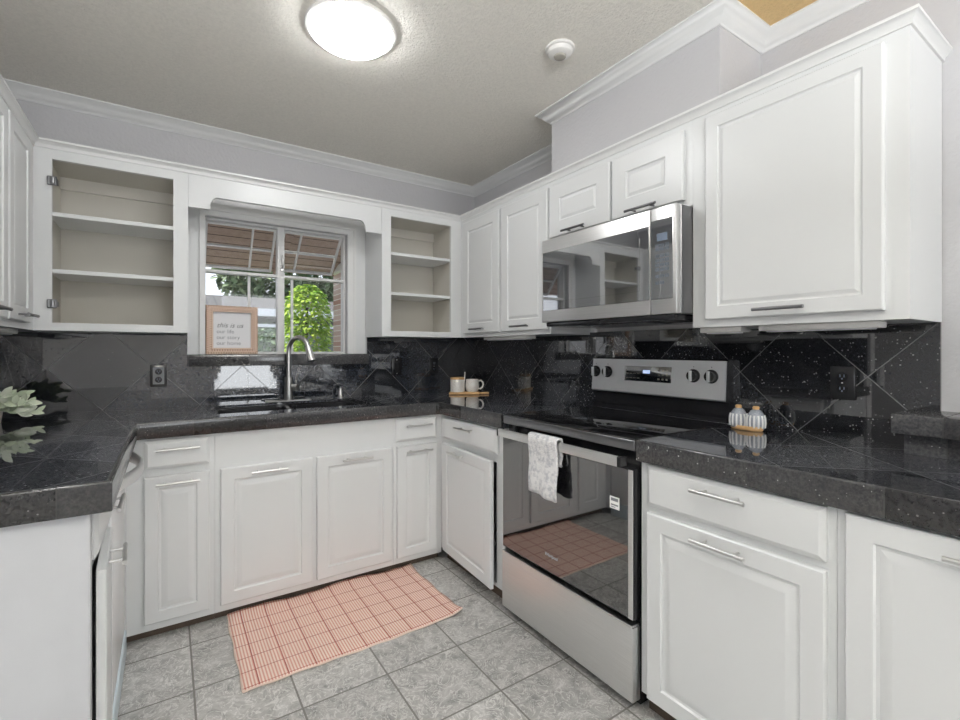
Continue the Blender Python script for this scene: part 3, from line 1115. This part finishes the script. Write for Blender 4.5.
# ------------------------------------------------------------------ sink, faucet, dispenser
t = thing('sink', 'black double-bowl undermount sink below the window', 'sink', ((SX0 + SX1) / 2, (SY0 + SY1) / 2, CB))
hw, hd = (SX1 - SX0) / 2, (SY1 - SY0) / 2
for s, (a0, a1) in enumerate(((-hw + .004, -.012), (.012, hw - .004))):
    bm = MB()
    z0, z1, e = -.17, .055, .02
    L = []
    for x0, x1, y0, y1, z in ((a0, a1, -hd + .004, hd - .004, z1), (a0 + .012, a1 - .012, -hd + .014, hd - .014, z1 - .006), (a0 + .02, a1 - .02, -hd + .024, hd - .024, z0 + .02), (a0 + .04, a1 - .04, -hd + .044, hd - .044, z0)):
        ring = []
        r = .05
        for cx, cy, q in ((x1 - r, y1 - r, 0), (x0 + r, y1 - r, 1), (x0 + r, y0 + r, 2), (x1 - r, y0 + r, 3)):
            for k in range(5):
                a = (q + k / 4) * PI / 2
                ring.append(bm.bm.verts.new((cx + r * math.cos(a), cy + r * math.sin(a), z)))
        L.append(ring)
    for A, B in zip(L, L[1:]):
        bm.bridge(A, B)
    bm.bm.faces.new(L[-1])
    o = bm.build('bowl', M['sinkm'], t)
    cx = (a0 + a1) / 2
    MB().lathe([(.042, .004), (.036, .006), (.030, .002), (.0, .002)], (cx, .03, z0)).build('drain', M['nickel'], o)
MB().box(-hw, hw, -hd, -hd + .006, .045, .060).box(-hw, hw, hd - .006, hd, .045, .060).box(-hw, -hw + .006, -hd, hd, .045, .060).box(hw - .006, hw, -hd, hd, .045, .060).box(-.013, .013, -hd, hd, .0, .045, .005, 2).build('rim', M['sinkm'], t)

t = thing('faucet', 'brushed nickel gooseneck pull-down faucet behind the sink', 'faucet', (.612, 3.025, CT), R(-8))
b = MB().box(-.13, .13, -.03, .03, 0, .008, .006, 3)
b.build('deck_plate', M['nickel'], t)
MB().cyl((0, 0, .008), (0, 0, .145), .024, 24).lathe([(.028, .008), (.028, .014), (.024, .018)]).build('body', M['nickel'], t)
pts = [(0, 0, .14), (0, 0, .22), (0, 0, .30)]
for k in range(1, 15):
    a = PI - k / 14 * R(168)
    pts.append((.075 + .085 * math.cos(a) * .9 - .0, -.06 - .06 * math.cos(a), .305 + .098 * math.sin(a)))
pts = [(0, 0, .14), (0, 0, .22), (0, 0, .305)]
dv = Vector((.62, -.78, 0)).normalized()
rad = .082
for k in range(1, 17):
    a = k / 16 * R(165)
    q = dv * (rad * (1 - math.cos(a)))
    pts.append((q.x, q.y, .305 + rad * math.sin(a)))
MB().tube(pts, .0135, 16).build('spout', M['nickel'], t)
e0, e1 = Vector(pts[-2]), Vector(pts[-1])
d = (e1 - e0).normalized()
b = MB().cyl(e1 - d * .005, e1 + d * .085, .0165, 20, .0245)
b.build('spray_head', M['nickel'], t)
b = MB().cyl((.02, -.015, .085), (.048, -.032, .085), .021, 20)
b.build('valve', M['nickel'], t)
MB().tube([(.040, -.028, .095), (.042, -.030, .13), (.047, -.034, .165)], .0055, 12).build('handle', M['nickel'], t)

t = thing('soap_dispenser', 'small brushed nickel soap dispenser pump right of the faucet', 'soap dispenser', (.93, 3.03, CT))
MB().lathe([(.02, 0), (.02, .006), (.012, .012), (.012, .045), (.009, .05), (.009, .065)], seg=20).build('body', M['nickel'], t)
MB().tube([(0, 0, .06), (0, 0, .068), (.01, -.02, .07), (.02, -.045, .064)], .006, 10).build('spout', M['nickel'], t)

# ------------------------------------------------------------------ range
RY0, RY1 = 1.826, 1.055            # left, right
RW = RY0 - RY1
t = thing('range', 'stainless steel electric range with black glass oven door and cooktop', 'range', (1.351, RY0, 0), FACE['right'])
MB().box(.004, RW - .004, .03, .655, .02, .905).build('body', M['black'], t)
for x in (.05, RW - .05):
    for y in (.08, .62):
        MB().cyl((x, y, 0), (x, y, .021), .018, 12).build('foot', M['blackpl'], t)
# storage drawer
o = MB().box(.004, RW - .004, -.012, .03, .038, .298, .004, 2).build('storage_drawer', M['steel'], t)
MB().box(.006, RW - .006, -.016, .028, .299, .307, .002).build('lip', M['nickel'], o)
# oven door
o = MB().box(.004, RW - .004, -.006, .03, .322, .850, .004, 2).build('oven_door', M['black'], t)
MB().box(.010, RW - .026, -.0105, -.0055, .328, .846, .001).build('door_glass', M['blackglass'], o)
MB().box(RW - .025, RW - .006, -.0105, -.0055, .326, .846, .001).build('edge_strip', M['steel'], o)
me = text_mesh('Whirlpool', .019, .25, .0002, 'CENTER')
me.materials.append(M['mark'])
lg = link('lettering', me, o, (.350, -.0109, .392))
lg.rotation_euler = (R(90), 0, 0)
st = MB().box(RW - .106, RW - .062, -.0114, -.0104, .692, .736, .0003).build('energy_sticker', M['sticker'], o)
st['label'] = 'small white sticker'
b = MB()
b.box(RW - .100, RW - .068, -.0118, -.0113, .720, .731).box(RW - .100, RW - .068, -.0118, -.0113, .704, .709)
b.box(RW - .100, RW - .080, -.0118, -.0113, .697, .700)
b.build('printed_marks', M['rib'], st)
b = MB().box(.016, RW - .045, -.046, -.030, .856, .892, .004, 2)
h = b.build('door_handle', M['steel'], o)
MB().box(RW - .046, RW - .030, -.047, -.006, .856, .893, .003).build('end_cap', M['blackpl'], h)
MB().box(.006, .017, -.047, -.006, .856, .893, .003).build('end_cap', M['blackpl'], h)
# front trim under the cooktop
MB().box(.002, RW - .002, -.004, .03, .912, .950, .006, 3).build('front_trim', M['darkpull'], t)
MB().box(.004, RW - .004, -.002, .60, .948, .956, .003, 2).build('cooktop', M['cooktop'], t)
ck = t.children[-1]
for x, y, r in ((.20, .17, .115), (.56, .17, .09), (.20, .45, .08), (.56, .45, .105), (.38, .50, .05)):
    b = MB()
    for rr in (r, r * .62):
        A = b.ring((x, y, .9565), (0, 0, 1), rr, 48)
        B_ = b.ring((x, y, .9565), (0, 0, 1), rr - .0025, 48)
        b.bridge(A, B_)
    b.build('burner_ring', M['ring'], ck)
# back guard
b = MB().prism([(0, 0)] * 0 or [(.60, .956), (.62, .956), (.66, .956), (.66, 1.215), (.635, 1.225), (.612, 1.215), (.600, 1.045), (.625, 1.035), (.628, .985), (.612, .975)], .012, RW - .012)
# prism is built in x,z extruded along y: turn it so the profile lies in y,z
b.xf(Matrix(((0, 1, 0, 0), (1, 0, 0, 0), (0, 0, 1, 0), (0, 0, 0, 1))))
b.build('back_guard', M['black'], t)
g = t.children[-1]
b = MB().prism([(.594, 1.052), (.600, 1.046), (.613, 1.216), (.607, 1.218)], .014, RW - .014)
b.xf(Matrix(((0, 1, 0, 0), (1, 0, 0, 0), (0, 0, 1, 0), (0, 0, 0, 1))))
b.build('control_panel', M['steelx'], t)
cp = t.children[-1]
tilt = math.atan2(.013, .166)
def onpanel(x, z, out=0.0):
    return (x, .594 + (z - 1.052) * .0783 - out, z)
b = MB().box(.232, .502, -.003, 0, 1.110, 1.184, .001)
b.xf(Matrix.Translation((0, .594 + (1.147 - 1.052) * .0783, 1.147)) @ Matrix.Rotation(-tilt, 4, 'X') @ Matrix.Translation((0, 0, -1.147)))
b.build('display', M['micglass'], cp)
dp = cp.children[-1]
b = MB().box(.345, .385, -.0042, -.003, 1.150, 1.166)
b.xf(Matrix.Translation((0, .594 + (1.147 - 1.052) * .0783, 1.147)) @ Matrix.Rotation(-tilt, 4, 'X') @ Matrix.Translation((0, 0, -1.147)))
b.build('clock', M['dispblue'], dp)
b = MB()
for i in range(3):
    for j in range(3):
        b.box(.430 + i * .022, .440 + i * .022, -.0042, -.003, 1.121 + j * .021, 1.129 + j * .021)
b.xf(Matrix.Translation((0, .594 + (1.147 - 1.052) * .0783, 1.147)) @ Matrix.Rotation(-tilt, 4, 'X') @ Matrix.Translation((0, 0, -1.147)))
b.build('key_marks', M['mesh'], dp)
b = MB()
for i in range(4):
    for j in range(2):
        b.box(.245 + i * .022, .259 + i * .022, -.0042, -.003, 1.124 + j * .022, 1.127 + j * .022)
b.xf(Matrix.Translation((0, .594 + (1.147 - 1.052) * .0783, 1.147)) @ Matrix.Rotation(-tilt, 4, 'X') @ Matrix.Translation((0, 0, -1.147)))
b.build('status_marks', M['mesh'], dp)
for x in (.040, .122, .612, .695):
    y = .594 + (1.150 - 1.052) * .0783
    b = MB()
    b.cyl((x, y, 1.150), (x, y - .006, 1.150), .030, 28)
    b.cyl((x, y - .006, 1.150), (x, y - .024, 1.150), .025, 28, .022)
    k = b.build('knob', M['blackpl'], cp)
    MB().box(x - .006, x + .006, y - .034, y - .022, 1.126, 1.174, .003, 2).build('grip', M['steelx'], k)
    MB().box(x - .0015, x + .0015, y - .001 + .002, y - .0, 1.187, 1.193).build('index_mark', M['rib'], k)

# towel on the oven handle
t2 = thing('dish_towel', 'white textured dish towel hanging over the oven door handle', 'towel', (1.351 - .038, 1.484, .892))
bm = bmesh.new()
prof = []
for k in range(22):
    prof.append((-.017 - .004 * math.sin(k * .35), -.236 + .236 * k / 21))
for k in range(1, 8):
    a = PI - k / 8 * PI
    prof.append((.017 * math.cos(a), .006 + .012 * math.sin(a)))
for k in range(14):
    prof.append((.017 + .003 * math.sin(k), .0 - .10 * k / 13))
nx = 18
rows = []
for i, (o_, z) in enumerate(prof):
    row = []
    for j in range(nx + 1):
        s = j / nx - .5
        wv = .004 * math.sin(s * 14 + i * .12) * min(1, max(0, -z * 6))
        row.append(bm.verts.new((o_ + wv - (.002 if o_ < 0 else -.002), s * (.178 - .012 * max(0, -z) * 2), z + .006 * math.sin(s * 5) * (1 if i < 3 else 0))))
    rows.append(row)
for a, b2 in zip(rows, rows[1:]):
    for j in range(nx):
        bm.faces.new((a[j], a[j + 1], b2[j + 1], b2[j]))
me = bpy.data.meshes.new('cloth')
bm.to_mesh(me)
bm.free()
me.shade_smooth()
me.materials.append(M['towel'])
o = link('cloth', me, t2)
md = o.modifiers.new('thick', 'SOLIDIFY')
md.thickness = .008
md.offset = 1

# ------------------------------------------------------------------ microwave
MY0, MY1, MZ0, MZ1 = 1.838, 1.068, 1.406, 1.826
MW = MY0 - MY1
t = thing('microwave', 'stainless over-the-range microwave with black glass door', 'microwave', (1.605, MY0, MZ0), FACE['right'])
MH = MZ1 - MZ0
MB().box(.0, MW, .03, .40, .0, MH, .003).build('body', M['darkpull'], t)
sp_ = .655                                     # door / control split
MB().box(.0, sp_ - .0015, 0, .03, 0, MH, .004, 2).build('door', M['steel'], t)
dr = t.children[-1]
MB().box(.012, sp_ - .004, -.003, .001, .058, MH - .066, .001).build('door_glass', M['micglass'], dr)
MB().box(.05, sp_ - .05, -.0036, -.0028, .098, MH - .106, .0003).build('viewing_screen', M['micglass'], dr)
MB().box(sp_ + .0015, MW, 0, .03, 0, MH, .004, 2).build('control_panel', M['steel'], t)
cp = t.children[-1]
MB().box(sp_ + .004, MW - .014, -.003, .001, .058, MH - .050, .001).build('key_glass', M['micglass'], cp)
kg = cp.children[-1] if cp.children else cp
MB().box(sp_ + .032, sp_ + .078, -.0042, -.003, .285, .315).build('display', M['key'], cp)
kb = None
for rr, z in enumerate((.268, .254, .228, .210, .192, .174, .148, .122)):
    for c_ in range(3):
        if rr == 7 and c_ == 2:
            continue
        loc = (sp_ + .034 + c_ * .021, -.0034, z)
        if kb is None:
            b = MB()
            b.grid([-.0072, -.0060, .0060, .0072], [-.0055, -.0043, .0043, .0055], lambda x, z_: abs(x) < .0060 and abs(z_) < .0043, -.0008, .0004, (0, 2, 1))
            b.box(-.003, .003, -.0008, .0004, -.0012, .0012)
            kb = b.build('button', M['key'], cp, loc=loc)
        else:
            q = kb.copy()
            COL.objects.link(q)
            q.parent = cp
            q.location = loc
MB().box(.02, MW - .02, .012, .39, -.022, .001, .006, 2).build('vent_base', M['blackpl'], t)
b = MB()
for i in range(14):
    b.box(.20 + i * .026, .212 + i * .026, .10, .30, -.0245, -.0215)
b.build('grease_filter', M['grey'], t)

# ------------------------------------------------------------------ outlets
def outlet(label, loc, rz, kind='duplex', thick=.006, insert=None):
    t = thing('wall_outlet', label, 'outlet' if kind == 'duplex' else 'switch', loc, rz, 'black wall plates on the backsplash')
    MB().box(-.038, .038, -thick, 0, -.060, .060, .004, 2).build('cover_plate', M['blackpl'], t)
    if insert:
        MB().box(-.026, .026, -thick - .0012, -thick + .0005, -.046, .046, .001).build('insert', M[insert], t)
    if kind == 'duplex':
        for z in (-.022, .022):
            b = MB()
            b.cyl((0, -thick - .002, z), (0, -thick + .001, z), .016, 20)
            s = b.build('socket', M['black'], t)
            b = MB()
            for x in (-.006, .006):
                b.box(x - .0012, x + .0012, -thick - .0026, -thick - .0018, z - .002, z + .008)
            b.cyl((0, -thick - .0026, z - .007), (0, -thick - .0018, z - .007), .0025, 8)
            b.build('slots', M['key'], s)
        MB().cyl((0, -thick - .001, 0), (0, -thick + .001, 0), .003, 8).build('screw', M['nickel'], t)
    else:
        n = 2 if kind == 'double' else 1
        MB().box(-.017, .017, -thick - .004, -thick + .001, -.034, .034, .002).build('rocker', M['black'], t)
        for z in (-.048, .048):
            MB().cyl((0, -thick - .001, z), (0, -thick + .001, z), .003, 8).build('screw', M['nickel'], t)
    return t


outlet('black framed grey duplex outlet on the backsplash left of the sink', (-.043, YB - .012, 1.125), 0, insert='grey')
outlet('black rocker switch plate on the backsplash just right of the window', (1.347, YB - .012, 1.147), 0, 'switch', .012)
outlet('black outlet plate on the back wall nearest the corner above the mugs', (1.646, YB - .012, 1.145), 0)
outlet('black duplex outlet on the right backsplash near the salt shakers', (XR - .012, .676, 1.148), R(-90), 'duplex', .010)

# ------------------------------------------------------------------ ceiling fixtures
t = thing('ceiling_light', 'round white flush ceiling light, lit', 'ceiling light', (.602, 1.82, ZC))
MB().lathe([(.0, 0), (.172, 0), (.176, -.008), (.172, -.014), (.162, -.017), (.156, -.012), (.0, -.012)], seg=64).build('rim', M['plastic'], t)
MB().lathe([(.156, -.011), (.155, -.022), (.140, -.036), (.06, -.050), (.0, -.052)], seg=64).build('diffuser', M['lampglow'], t)
t = thing('smoke_detector', 'small round white smoke detector on the ceiling', 'smoke detector', (1.367, 1.45, ZC))
MB().lathe([(.0, 0), (.060, 0), (.062, -.004), (.060, -.010), (.052, -.012), (.048, -.026), (.036, -.034), (.0, -.034)], seg=40).build('body', M['plastic'], t)
MB().lathe([(.026, -.033), (.024, -.040), (.018, -.044), (.0, -.045)], seg=32).build('grille', M['mesh'], t)

# ------------------------------------------------------------------ rug
t = thing('rug', 'coral woven rug with checked stripes in front of the sink cabinets', 'rug', (.705, 2.214, 0))
RX, RYh = .472, .292
nx, ny = 64, 48
rnd = random.Random(3)
bm = bmesh.new()
G = {}
for i in range(nx + 1):
    for j in range(ny + 1):
        x = -RX + 2 * RX * i / nx
        y = -RYh + 2 * RYh * j / ny
        z = .006 + .0022 * math.sin(x * 9 + 1) * math.sin(y * 7)
        dc = math.hypot(x - RX, (y + RYh))
        z += .020 * max(0, 1 - dc / .12) ** 2
        if y > RYh - .09:
            f = (y - RYh + .09) / .09
            z += .010 * f * (1 + .6 * math.sin(x * 14)) * f
        edge_w = .003 * math.sin(x * 40) * (1 if j in (0, ny) else 0)
        G[i, j] = bm.verts.new((x + (.003 * math.sin(y * 30) if i in (0, nx) else 0), y + edge_w, z))
for i in range(nx):
    for j in range(ny):
        bm.faces.new((G[i, j], G[i + 1, j], G[i + 1, j + 1], G[i, j + 1]))
bmesh.ops.recalc_face_normals(bm, faces=bm.faces)
rim = [[(x + 0, ) for x in ()]]
edges = [[tuple(G[i, 0].co) for i in range(nx + 1)], [tuple(G[nx, j].co) for j in range(ny + 1)], [tuple(G[0, j].co) for j in range(ny + 1)]]
me = bpy.data.meshes.new('weave')
bm.to_mesh(me)
bm.free()
me.shade_smooth()
me.materials.append(M['rug'])
o = link('weave', me, t)
md = o.modifiers.new('thick', 'SOLIDIFY')
md.thickness = .004
md.offset = -1
b = MB()
for e in edges:
    b.tube([(p[0], p[1], p[2] - .001) for p in e], .0042, 8)
b.build('border_hem', M['fringe'], t)

# ------------------------------------------------------------------ mugs on a tray
TR = R(-33)
t = thing('serving_tray', 'light wooden serving board under the mugs in the corner', 'tray', (1.762, 2.805, CT), TR)
MB().box(-.13, .085, -.055, .055, 0, .016, .006, 3).build('board', M['wood'], t)
MB().box(.086, .150, -.018, .018, .002, .014, .005, 3).build('handle', M['wood'], t)
ca, sa = math.cos(TR), math.sin(TR)
P = lambda u, v: (1.762 + ca * u - sa * v, 2.805 + sa * u + ca * v, CT + .0165)
t = thing('sugar_jar', 'white speckled straight jar with tan rim and spoon on the tray', 'jar', P(-.072, 0), TR)
MB().lathe([(.0, 0), (.046, 0), (.050, .004), (.051, .092), (.048, .092), (.046, .01), (.0, .01)], seg=40).build('body', M['ceramic'], t)
MB().lathe([(.0, .088), (.0515, .088), (.0515, .098), (.048, .102), (.0, .102)], seg=40).build('lid', M['wood'], t)
MB().tube([(.047, -.01, .075), (.050, -.012, .10), (.052, -.012, .128), (.052, -.012, .140)], [.006, .004, .0035, .004], 10).build('spoon', M['ceramic'], t)
t = thing('mug', 'white speckled rounded mug with loop handle on the tray', 'mug', P(.032, 0), TR)
MB().lathe([(.0, 0), (.034, 0), (.043, .012), (.048, .035), (.046, .065), (.043, .088), (.040, .088), (.043, .06), (.044, .035), (.036, .012), (.0, .008)], seg=40).build('body', M['ceramic'], t)
MB().tube([(.044, 0, .076), (.060, 0, .080), (.074, 0, .068), (.077, 0, .050), (.070, 0, .032), (.056, 0, .022), (.045, 0, .024)], .0062, 12).build('handle', M['ceramic'], t)

# ------------------------------------------------------------------ salt and pepper
t = thing('shaker_tray', 'small oval wooden tray holding the two shakers', 'tray', (1.885, .95, CT), R(80))
ring = lambda k, a, c_: [(a * math.cos(2 * PI * i / 40), c_ * math.sin(2 * PI * i / 40), k) for i in range(40)]
b = MB()
Ls = []
for a, c_, z in ((.060, .032, 0), (.064, .036, .004), (.064, .036, .018), (.060, .032, .018), (.058, .030, .007)):
    Ls.append([b.bm.verts.new(p) for p in ring(z, a, c_)])
for A, B in zip(Ls, Ls[1:]):
    b.bridge(A, B)
b.bm.faces.new(Ls[0][::-1])
b.bm.faces.new(Ls[-1])
b.build('tray_body', M['wood'], t)


def shaker(label, y, x=1.885):
    t = thing('salt_shaker', label, 'shaker', (x, y, CT + .0075), 0, 'ribbed shakers')
    MB().lathe([(.0, 0), (.027, 0), (.0305, .006), (.0315, .025), (.0305, .042), (.026, .058), (.018, .070), (.011, .075)], seg=36).build('body', M['shaker'], t)
    b = MB()
    for k in range(13):
        a = 2 * PI * k / 13
        b.tube([((r + .0006) * math.cos(a), (r + .0006) * math.sin(a), z) for r, z in ((.0298, .006), (.0315, .022), (.0305, .040), (.0275, .053))], .0036, 6)
    b.build('ribs', M['white_app'], t)
    MB().lathe([(.0, .074), (.011, .074), (.012, .083), (.009, .087), (.0, .088)], seg=24).build('stopper', M['wood'], t)
    return t


shaker('grey shaker with white ribs and wooden stopper nearer the range', .981)
shaker('grey shaker with white ribs and wooden stopper farther from the range', .915)

# ------------------------------------------------------------------ plant on the left counter
t = thing('potted_plant', 'pale green leafy plant at the back of the left counter', 'plant', (-.64, 2.80, CT))
MB().lathe([(.0, 0), (.045, 0), (.052, .05), (.048, .05), (.042, .045), (.0, .045)], seg=28).build('pot', M['ceramic'], t)
rr = random.Random(11)
b = MB()
bs = MB()
for k in range(20):
    a = rr.uniform(-1.3, .9) if k < 15 else rr.uniform(1, 5)
    ln = rr.uniform(.06, .155) if k < 15 else rr.uniform(.05, .10)
    h = rr.uniform(-.01, .085)
    p0 = Vector((0, 0, .045))
    p2 = Vector((ln * math.cos(a), ln * math.sin(a) * .7, .035 + h))
    p1 = p0.lerp(p2, .5) + Vector((0, 0, .03))
    bs.tube([p0, p1, p2], .0016, 6)
    for q in range(6):
        f = .4 + .6 * q / 5
        c = p0.lerp(p1, f).lerp(p1.lerp(p2, f), f)
        aa = a + (1.0 if q % 2 else -1.0) * (1.2 - .8 * f) + rr.uniform(-.4, .4)
        b.leaf(c, (math.cos(aa), .35 * math.sin(aa), rr.uniform(-.2, 1.3)), (rr.uniform(-.3, .3), -1, rr.uniform(.2, .8)), rr.uniform(.038, .054), rr.uniform(.021, .028), .1)
bs.build('stems', M['sage'], t)
b.build('foliage', M['sage'], t, recalc=False, ang=80)
# ------------------------------------------------------------------ picture frame on the ledge
t = thing('picture_frame', 'small square framed sign with script lettering on the window ledge', 'picture frame', (.316, 3.118, WZ0 + .001), R(3))
FW, FH, FB = .272, .282, .036
b = MB().grid([-FW / 2, -FW / 2 + FB, FW / 2 - FB, FW / 2], [0, FB, FH - FB, FH], lambda x, z: abs(x) < FW / 2 - FB and FB < z < FH - FB, -.012, .012, (0, 2, 1))
b.build('frame', M['framedark'], t)
b = MB()
for row, (o_, sz) in enumerate(((.003, .007), (.0195, .0075))):
    nb = int((FW - 2 * o_) / .0125)
    for i in range(nb):
        x = -FW / 2 + o_ + (FW - 2 * o_ - sz) * i / (nb - 1)
        for z in (o_, FH - o_ - sz):
            b.box(x, x + sz, -.016, -.011, z, z + sz)
    nb = int((FH - 2 * o_) / .0125)
    for i in range(1, nb - 1):
        z = o_ + (FH - 2 * o_ - sz) * i / (nb - 1)
        for x in (-FW / 2 + o_, FW / 2 - o_ - sz):
            b.box(x, x + sz, -.016, -.011, z, z + sz)
for o_ in (.012, .030):
    b.grid([-FW / 2 + o_, -FW / 2 + o_ + .005, FW / 2 - o_ - .005, FW / 2 - o_], [o_, o_ + .005, FH - o_ - .005, FH - o_], lambda x, z: abs(x) < FW / 2 - o_ - .005 and o_ + .005 < z < FH - o_ - .005, -.015, -.011, (0, 2, 1))
bd = b.build('beading', M['frame'], t)
bd['kind'] = 'stuff'
MB().box(-FW / 2 + .03, FW / 2 - .03, .0, .006, .03, FH - .03).build('print', M['paper'], t)
pr = t.children[-1]
for w_, size, z, sh in (('this is us', .040, .156, .35), ('our life', .032, .122, 0), ('our story', .032, .088, 0), ('our home', .032, .054, 0)):
    me = text_mesh(w_, size, sh, .0002, off_=-.0004)
    me.materials.append(M['ink' if sh else 'paleink'])
    o = link('lettering', me, pr, (-.082, -.0004, z))
    o.rotation_euler = (R(90), 0, 0)

# ------------------------------------------------------------------ outside the kitchen window
structure(MB().box(-14, 16, YB + .16, 26, -.3, -.2).build('ground', M['dirt']))
t = thing('patio_roof', 'brown weathered plank patio roof sloping down outside the window', 'patio roof', (.8, 3.3, 0))
b = MB()
b.prism([(.0, 2.52), (1.35, 1.99), (1.35, 2.03), (.0, 2.56)], -3.5, 3.5)
b.xf(Matrix(((0, 1, 0, 0), (1, 0, 0, 0), (0, 0, 1, 0), (0, 0, 0, 1))))
b.build('deck', M['plank'], t)
b = MB()
for k in range(-4, 5):
    b2 = k * .8
    b.prism([(.0, 2.47), (1.33, 1.945), (1.33, 1.99), (.0, 2.52)], b2, b2 + .05)
b.xf(Matrix(((0, 1, 0, 0), (1, 0, 0, 0), (0, 0, 1, 0), (0, 0, 0, 1))))
b.build('rafters', M['plank'], t)

t = thing('climbing_vine', 'bright lime green vine climbing outside the window', 'vine', (1.19, 5.0, -.2))
b = MB()
rr = random.Random(5)
for k in range(3600):
    z = rr.uniform(.9, 2.13)
    rad = .22 * math.sqrt(max(.10, 1 - max(0, (z - 1.80) / .33) ** 2)) * (1 if z > 1.45 else 1.2)
    a = rr.uniform(0, 2 * PI)
    q = rad * math.sqrt(rr.uniform(.35, 1))
    b.leaf((q * math.cos(a), q * math.sin(a), z), (math.cos(a) + rr.uniform(-.4, .4), math.sin(a) + rr.uniform(-.4, .4), rr.uniform(-.8, .3)), (rr.uniform(-.4, .4), rr.uniform(-.4, .4), 1), rr.uniform(.04, .06), rr.uniform(.03, .042))
b.build('foliage', M['vine'], t, recalc=False, ang=80)
MB().tube([(0, 0, 0), (.03, .02, .6), (-.02, 0, 1.2), (0, 0, 1.9)], .015, 8).build('stem', M['bark'], t)

t = thing('brick_pillar', 'pale brick pillar at the right side of the patio', 'pillar', (1.52, 4.5, -.2))
MB().box(-.16, .16, -.16, .16, 0, 2.3).build('shaft', M['brick'], t)
MB().box(-.18, .18, -.18, .18, 2.2, 2.28, .01).build('cap', M['trim'], t)
t = thing('pergola', 'white wooden pergola frame in the yard', 'pergola', (1.5, 7.0, -.2))
for x in (-.9, -.1, 1.2, 2.6):
    MB().box(x - .05, x + .05, -.05, .05, 0, 2.0).build('post', M['trim'], t)
MB().box(-1.1, 3.0, -.06, .06, 1.93, 2.03).build('beam', M['trim'], t)
MB().box(-1.1, 3.0, -.03, .03, 1.78, 1.82).build('rail', M['trim'], t)

t = thing('neighbour_house', 'low house with pale tile roof beyond the yard', 'house', (2.0, 9.5, -.2))
MB().box(-4.5, 4.5, .3, 4.0, 0, 2.1).build('wall', M['stucco'], t)
b = MB()
b.prism([(0, 2.05), (2.2, 2.58), (4.4, 2.05), (4.4, 2.12), (2.2, 2.66), (0, 2.12)], -5, 5)
b.xf(Matrix(((0, 1, 0, 0), (1, 0, 0, 0), (0, 0, 1, 0), (0, 0, 0, 1))))
b.build('roof', M['roof'], t)


def tree(label, loc, h, rad, n, seed, mat='tree', lo=.35, name='tree', cat='tree', ls=.16):
    t = thing(name, label, cat, loc, 0, 'greenery behind the window')
    r_ = random.Random(seed)
    b = MB().tube([(0, 0, 0), (.05, 0, h * .3), (-.05, .05, h * .6), (0, 0, h * .85)], [.12, .09, .06, .02], 8)
    b.build('trunk', M['bark'], t)
    b = MB()
    for k in range(n):
        v = Vector((r_.gauss(0, 1), r_.gauss(0, 1), r_.gauss(0, 1))).normalized() * rad * r_.uniform(.55, 1) ** .6
        p = (v.x, v.y, h * (lo + 1) / 2 + v.z * h * (1 - lo) / 2 / rad)
        b.leaf(p, (r_.uniform(-1, 1), r_.uniform(-1, 1), r_.uniform(-1, .3)), (r_.uniform(-1, 1), r_.uniform(-1, 1), 1), ls * r_.uniform(.7, 1.3), ls * .6)
    b.build('foliage', M[mat], t, recalc=False, ang=80)


tree('tall dark green tree beyond the house roof, seen through the left pane', (3.0, 15.0, -.2), 6.2, 2.0, 9000, 21, ls=.2)
tree('tall dark green tree beyond the house roof, seen through the right pane', (7.2, 15.5, -.2), 6.0, 2.1, 9000, 22, ls=.2)
tree('bushy green shrub below the pergola rail outside the window', (1.45, 8.3, -.2), 1.95, .62, 2600, 23, lo=.1, name='shrub', cat='shrub', ls=.09)
tree('bushy green shrub behind the framed sign outside the window', (.10, 8.3, -.2), 1.9, .60, 2600, 24, lo=.1, name='shrub', cat='shrub', ls=.09)
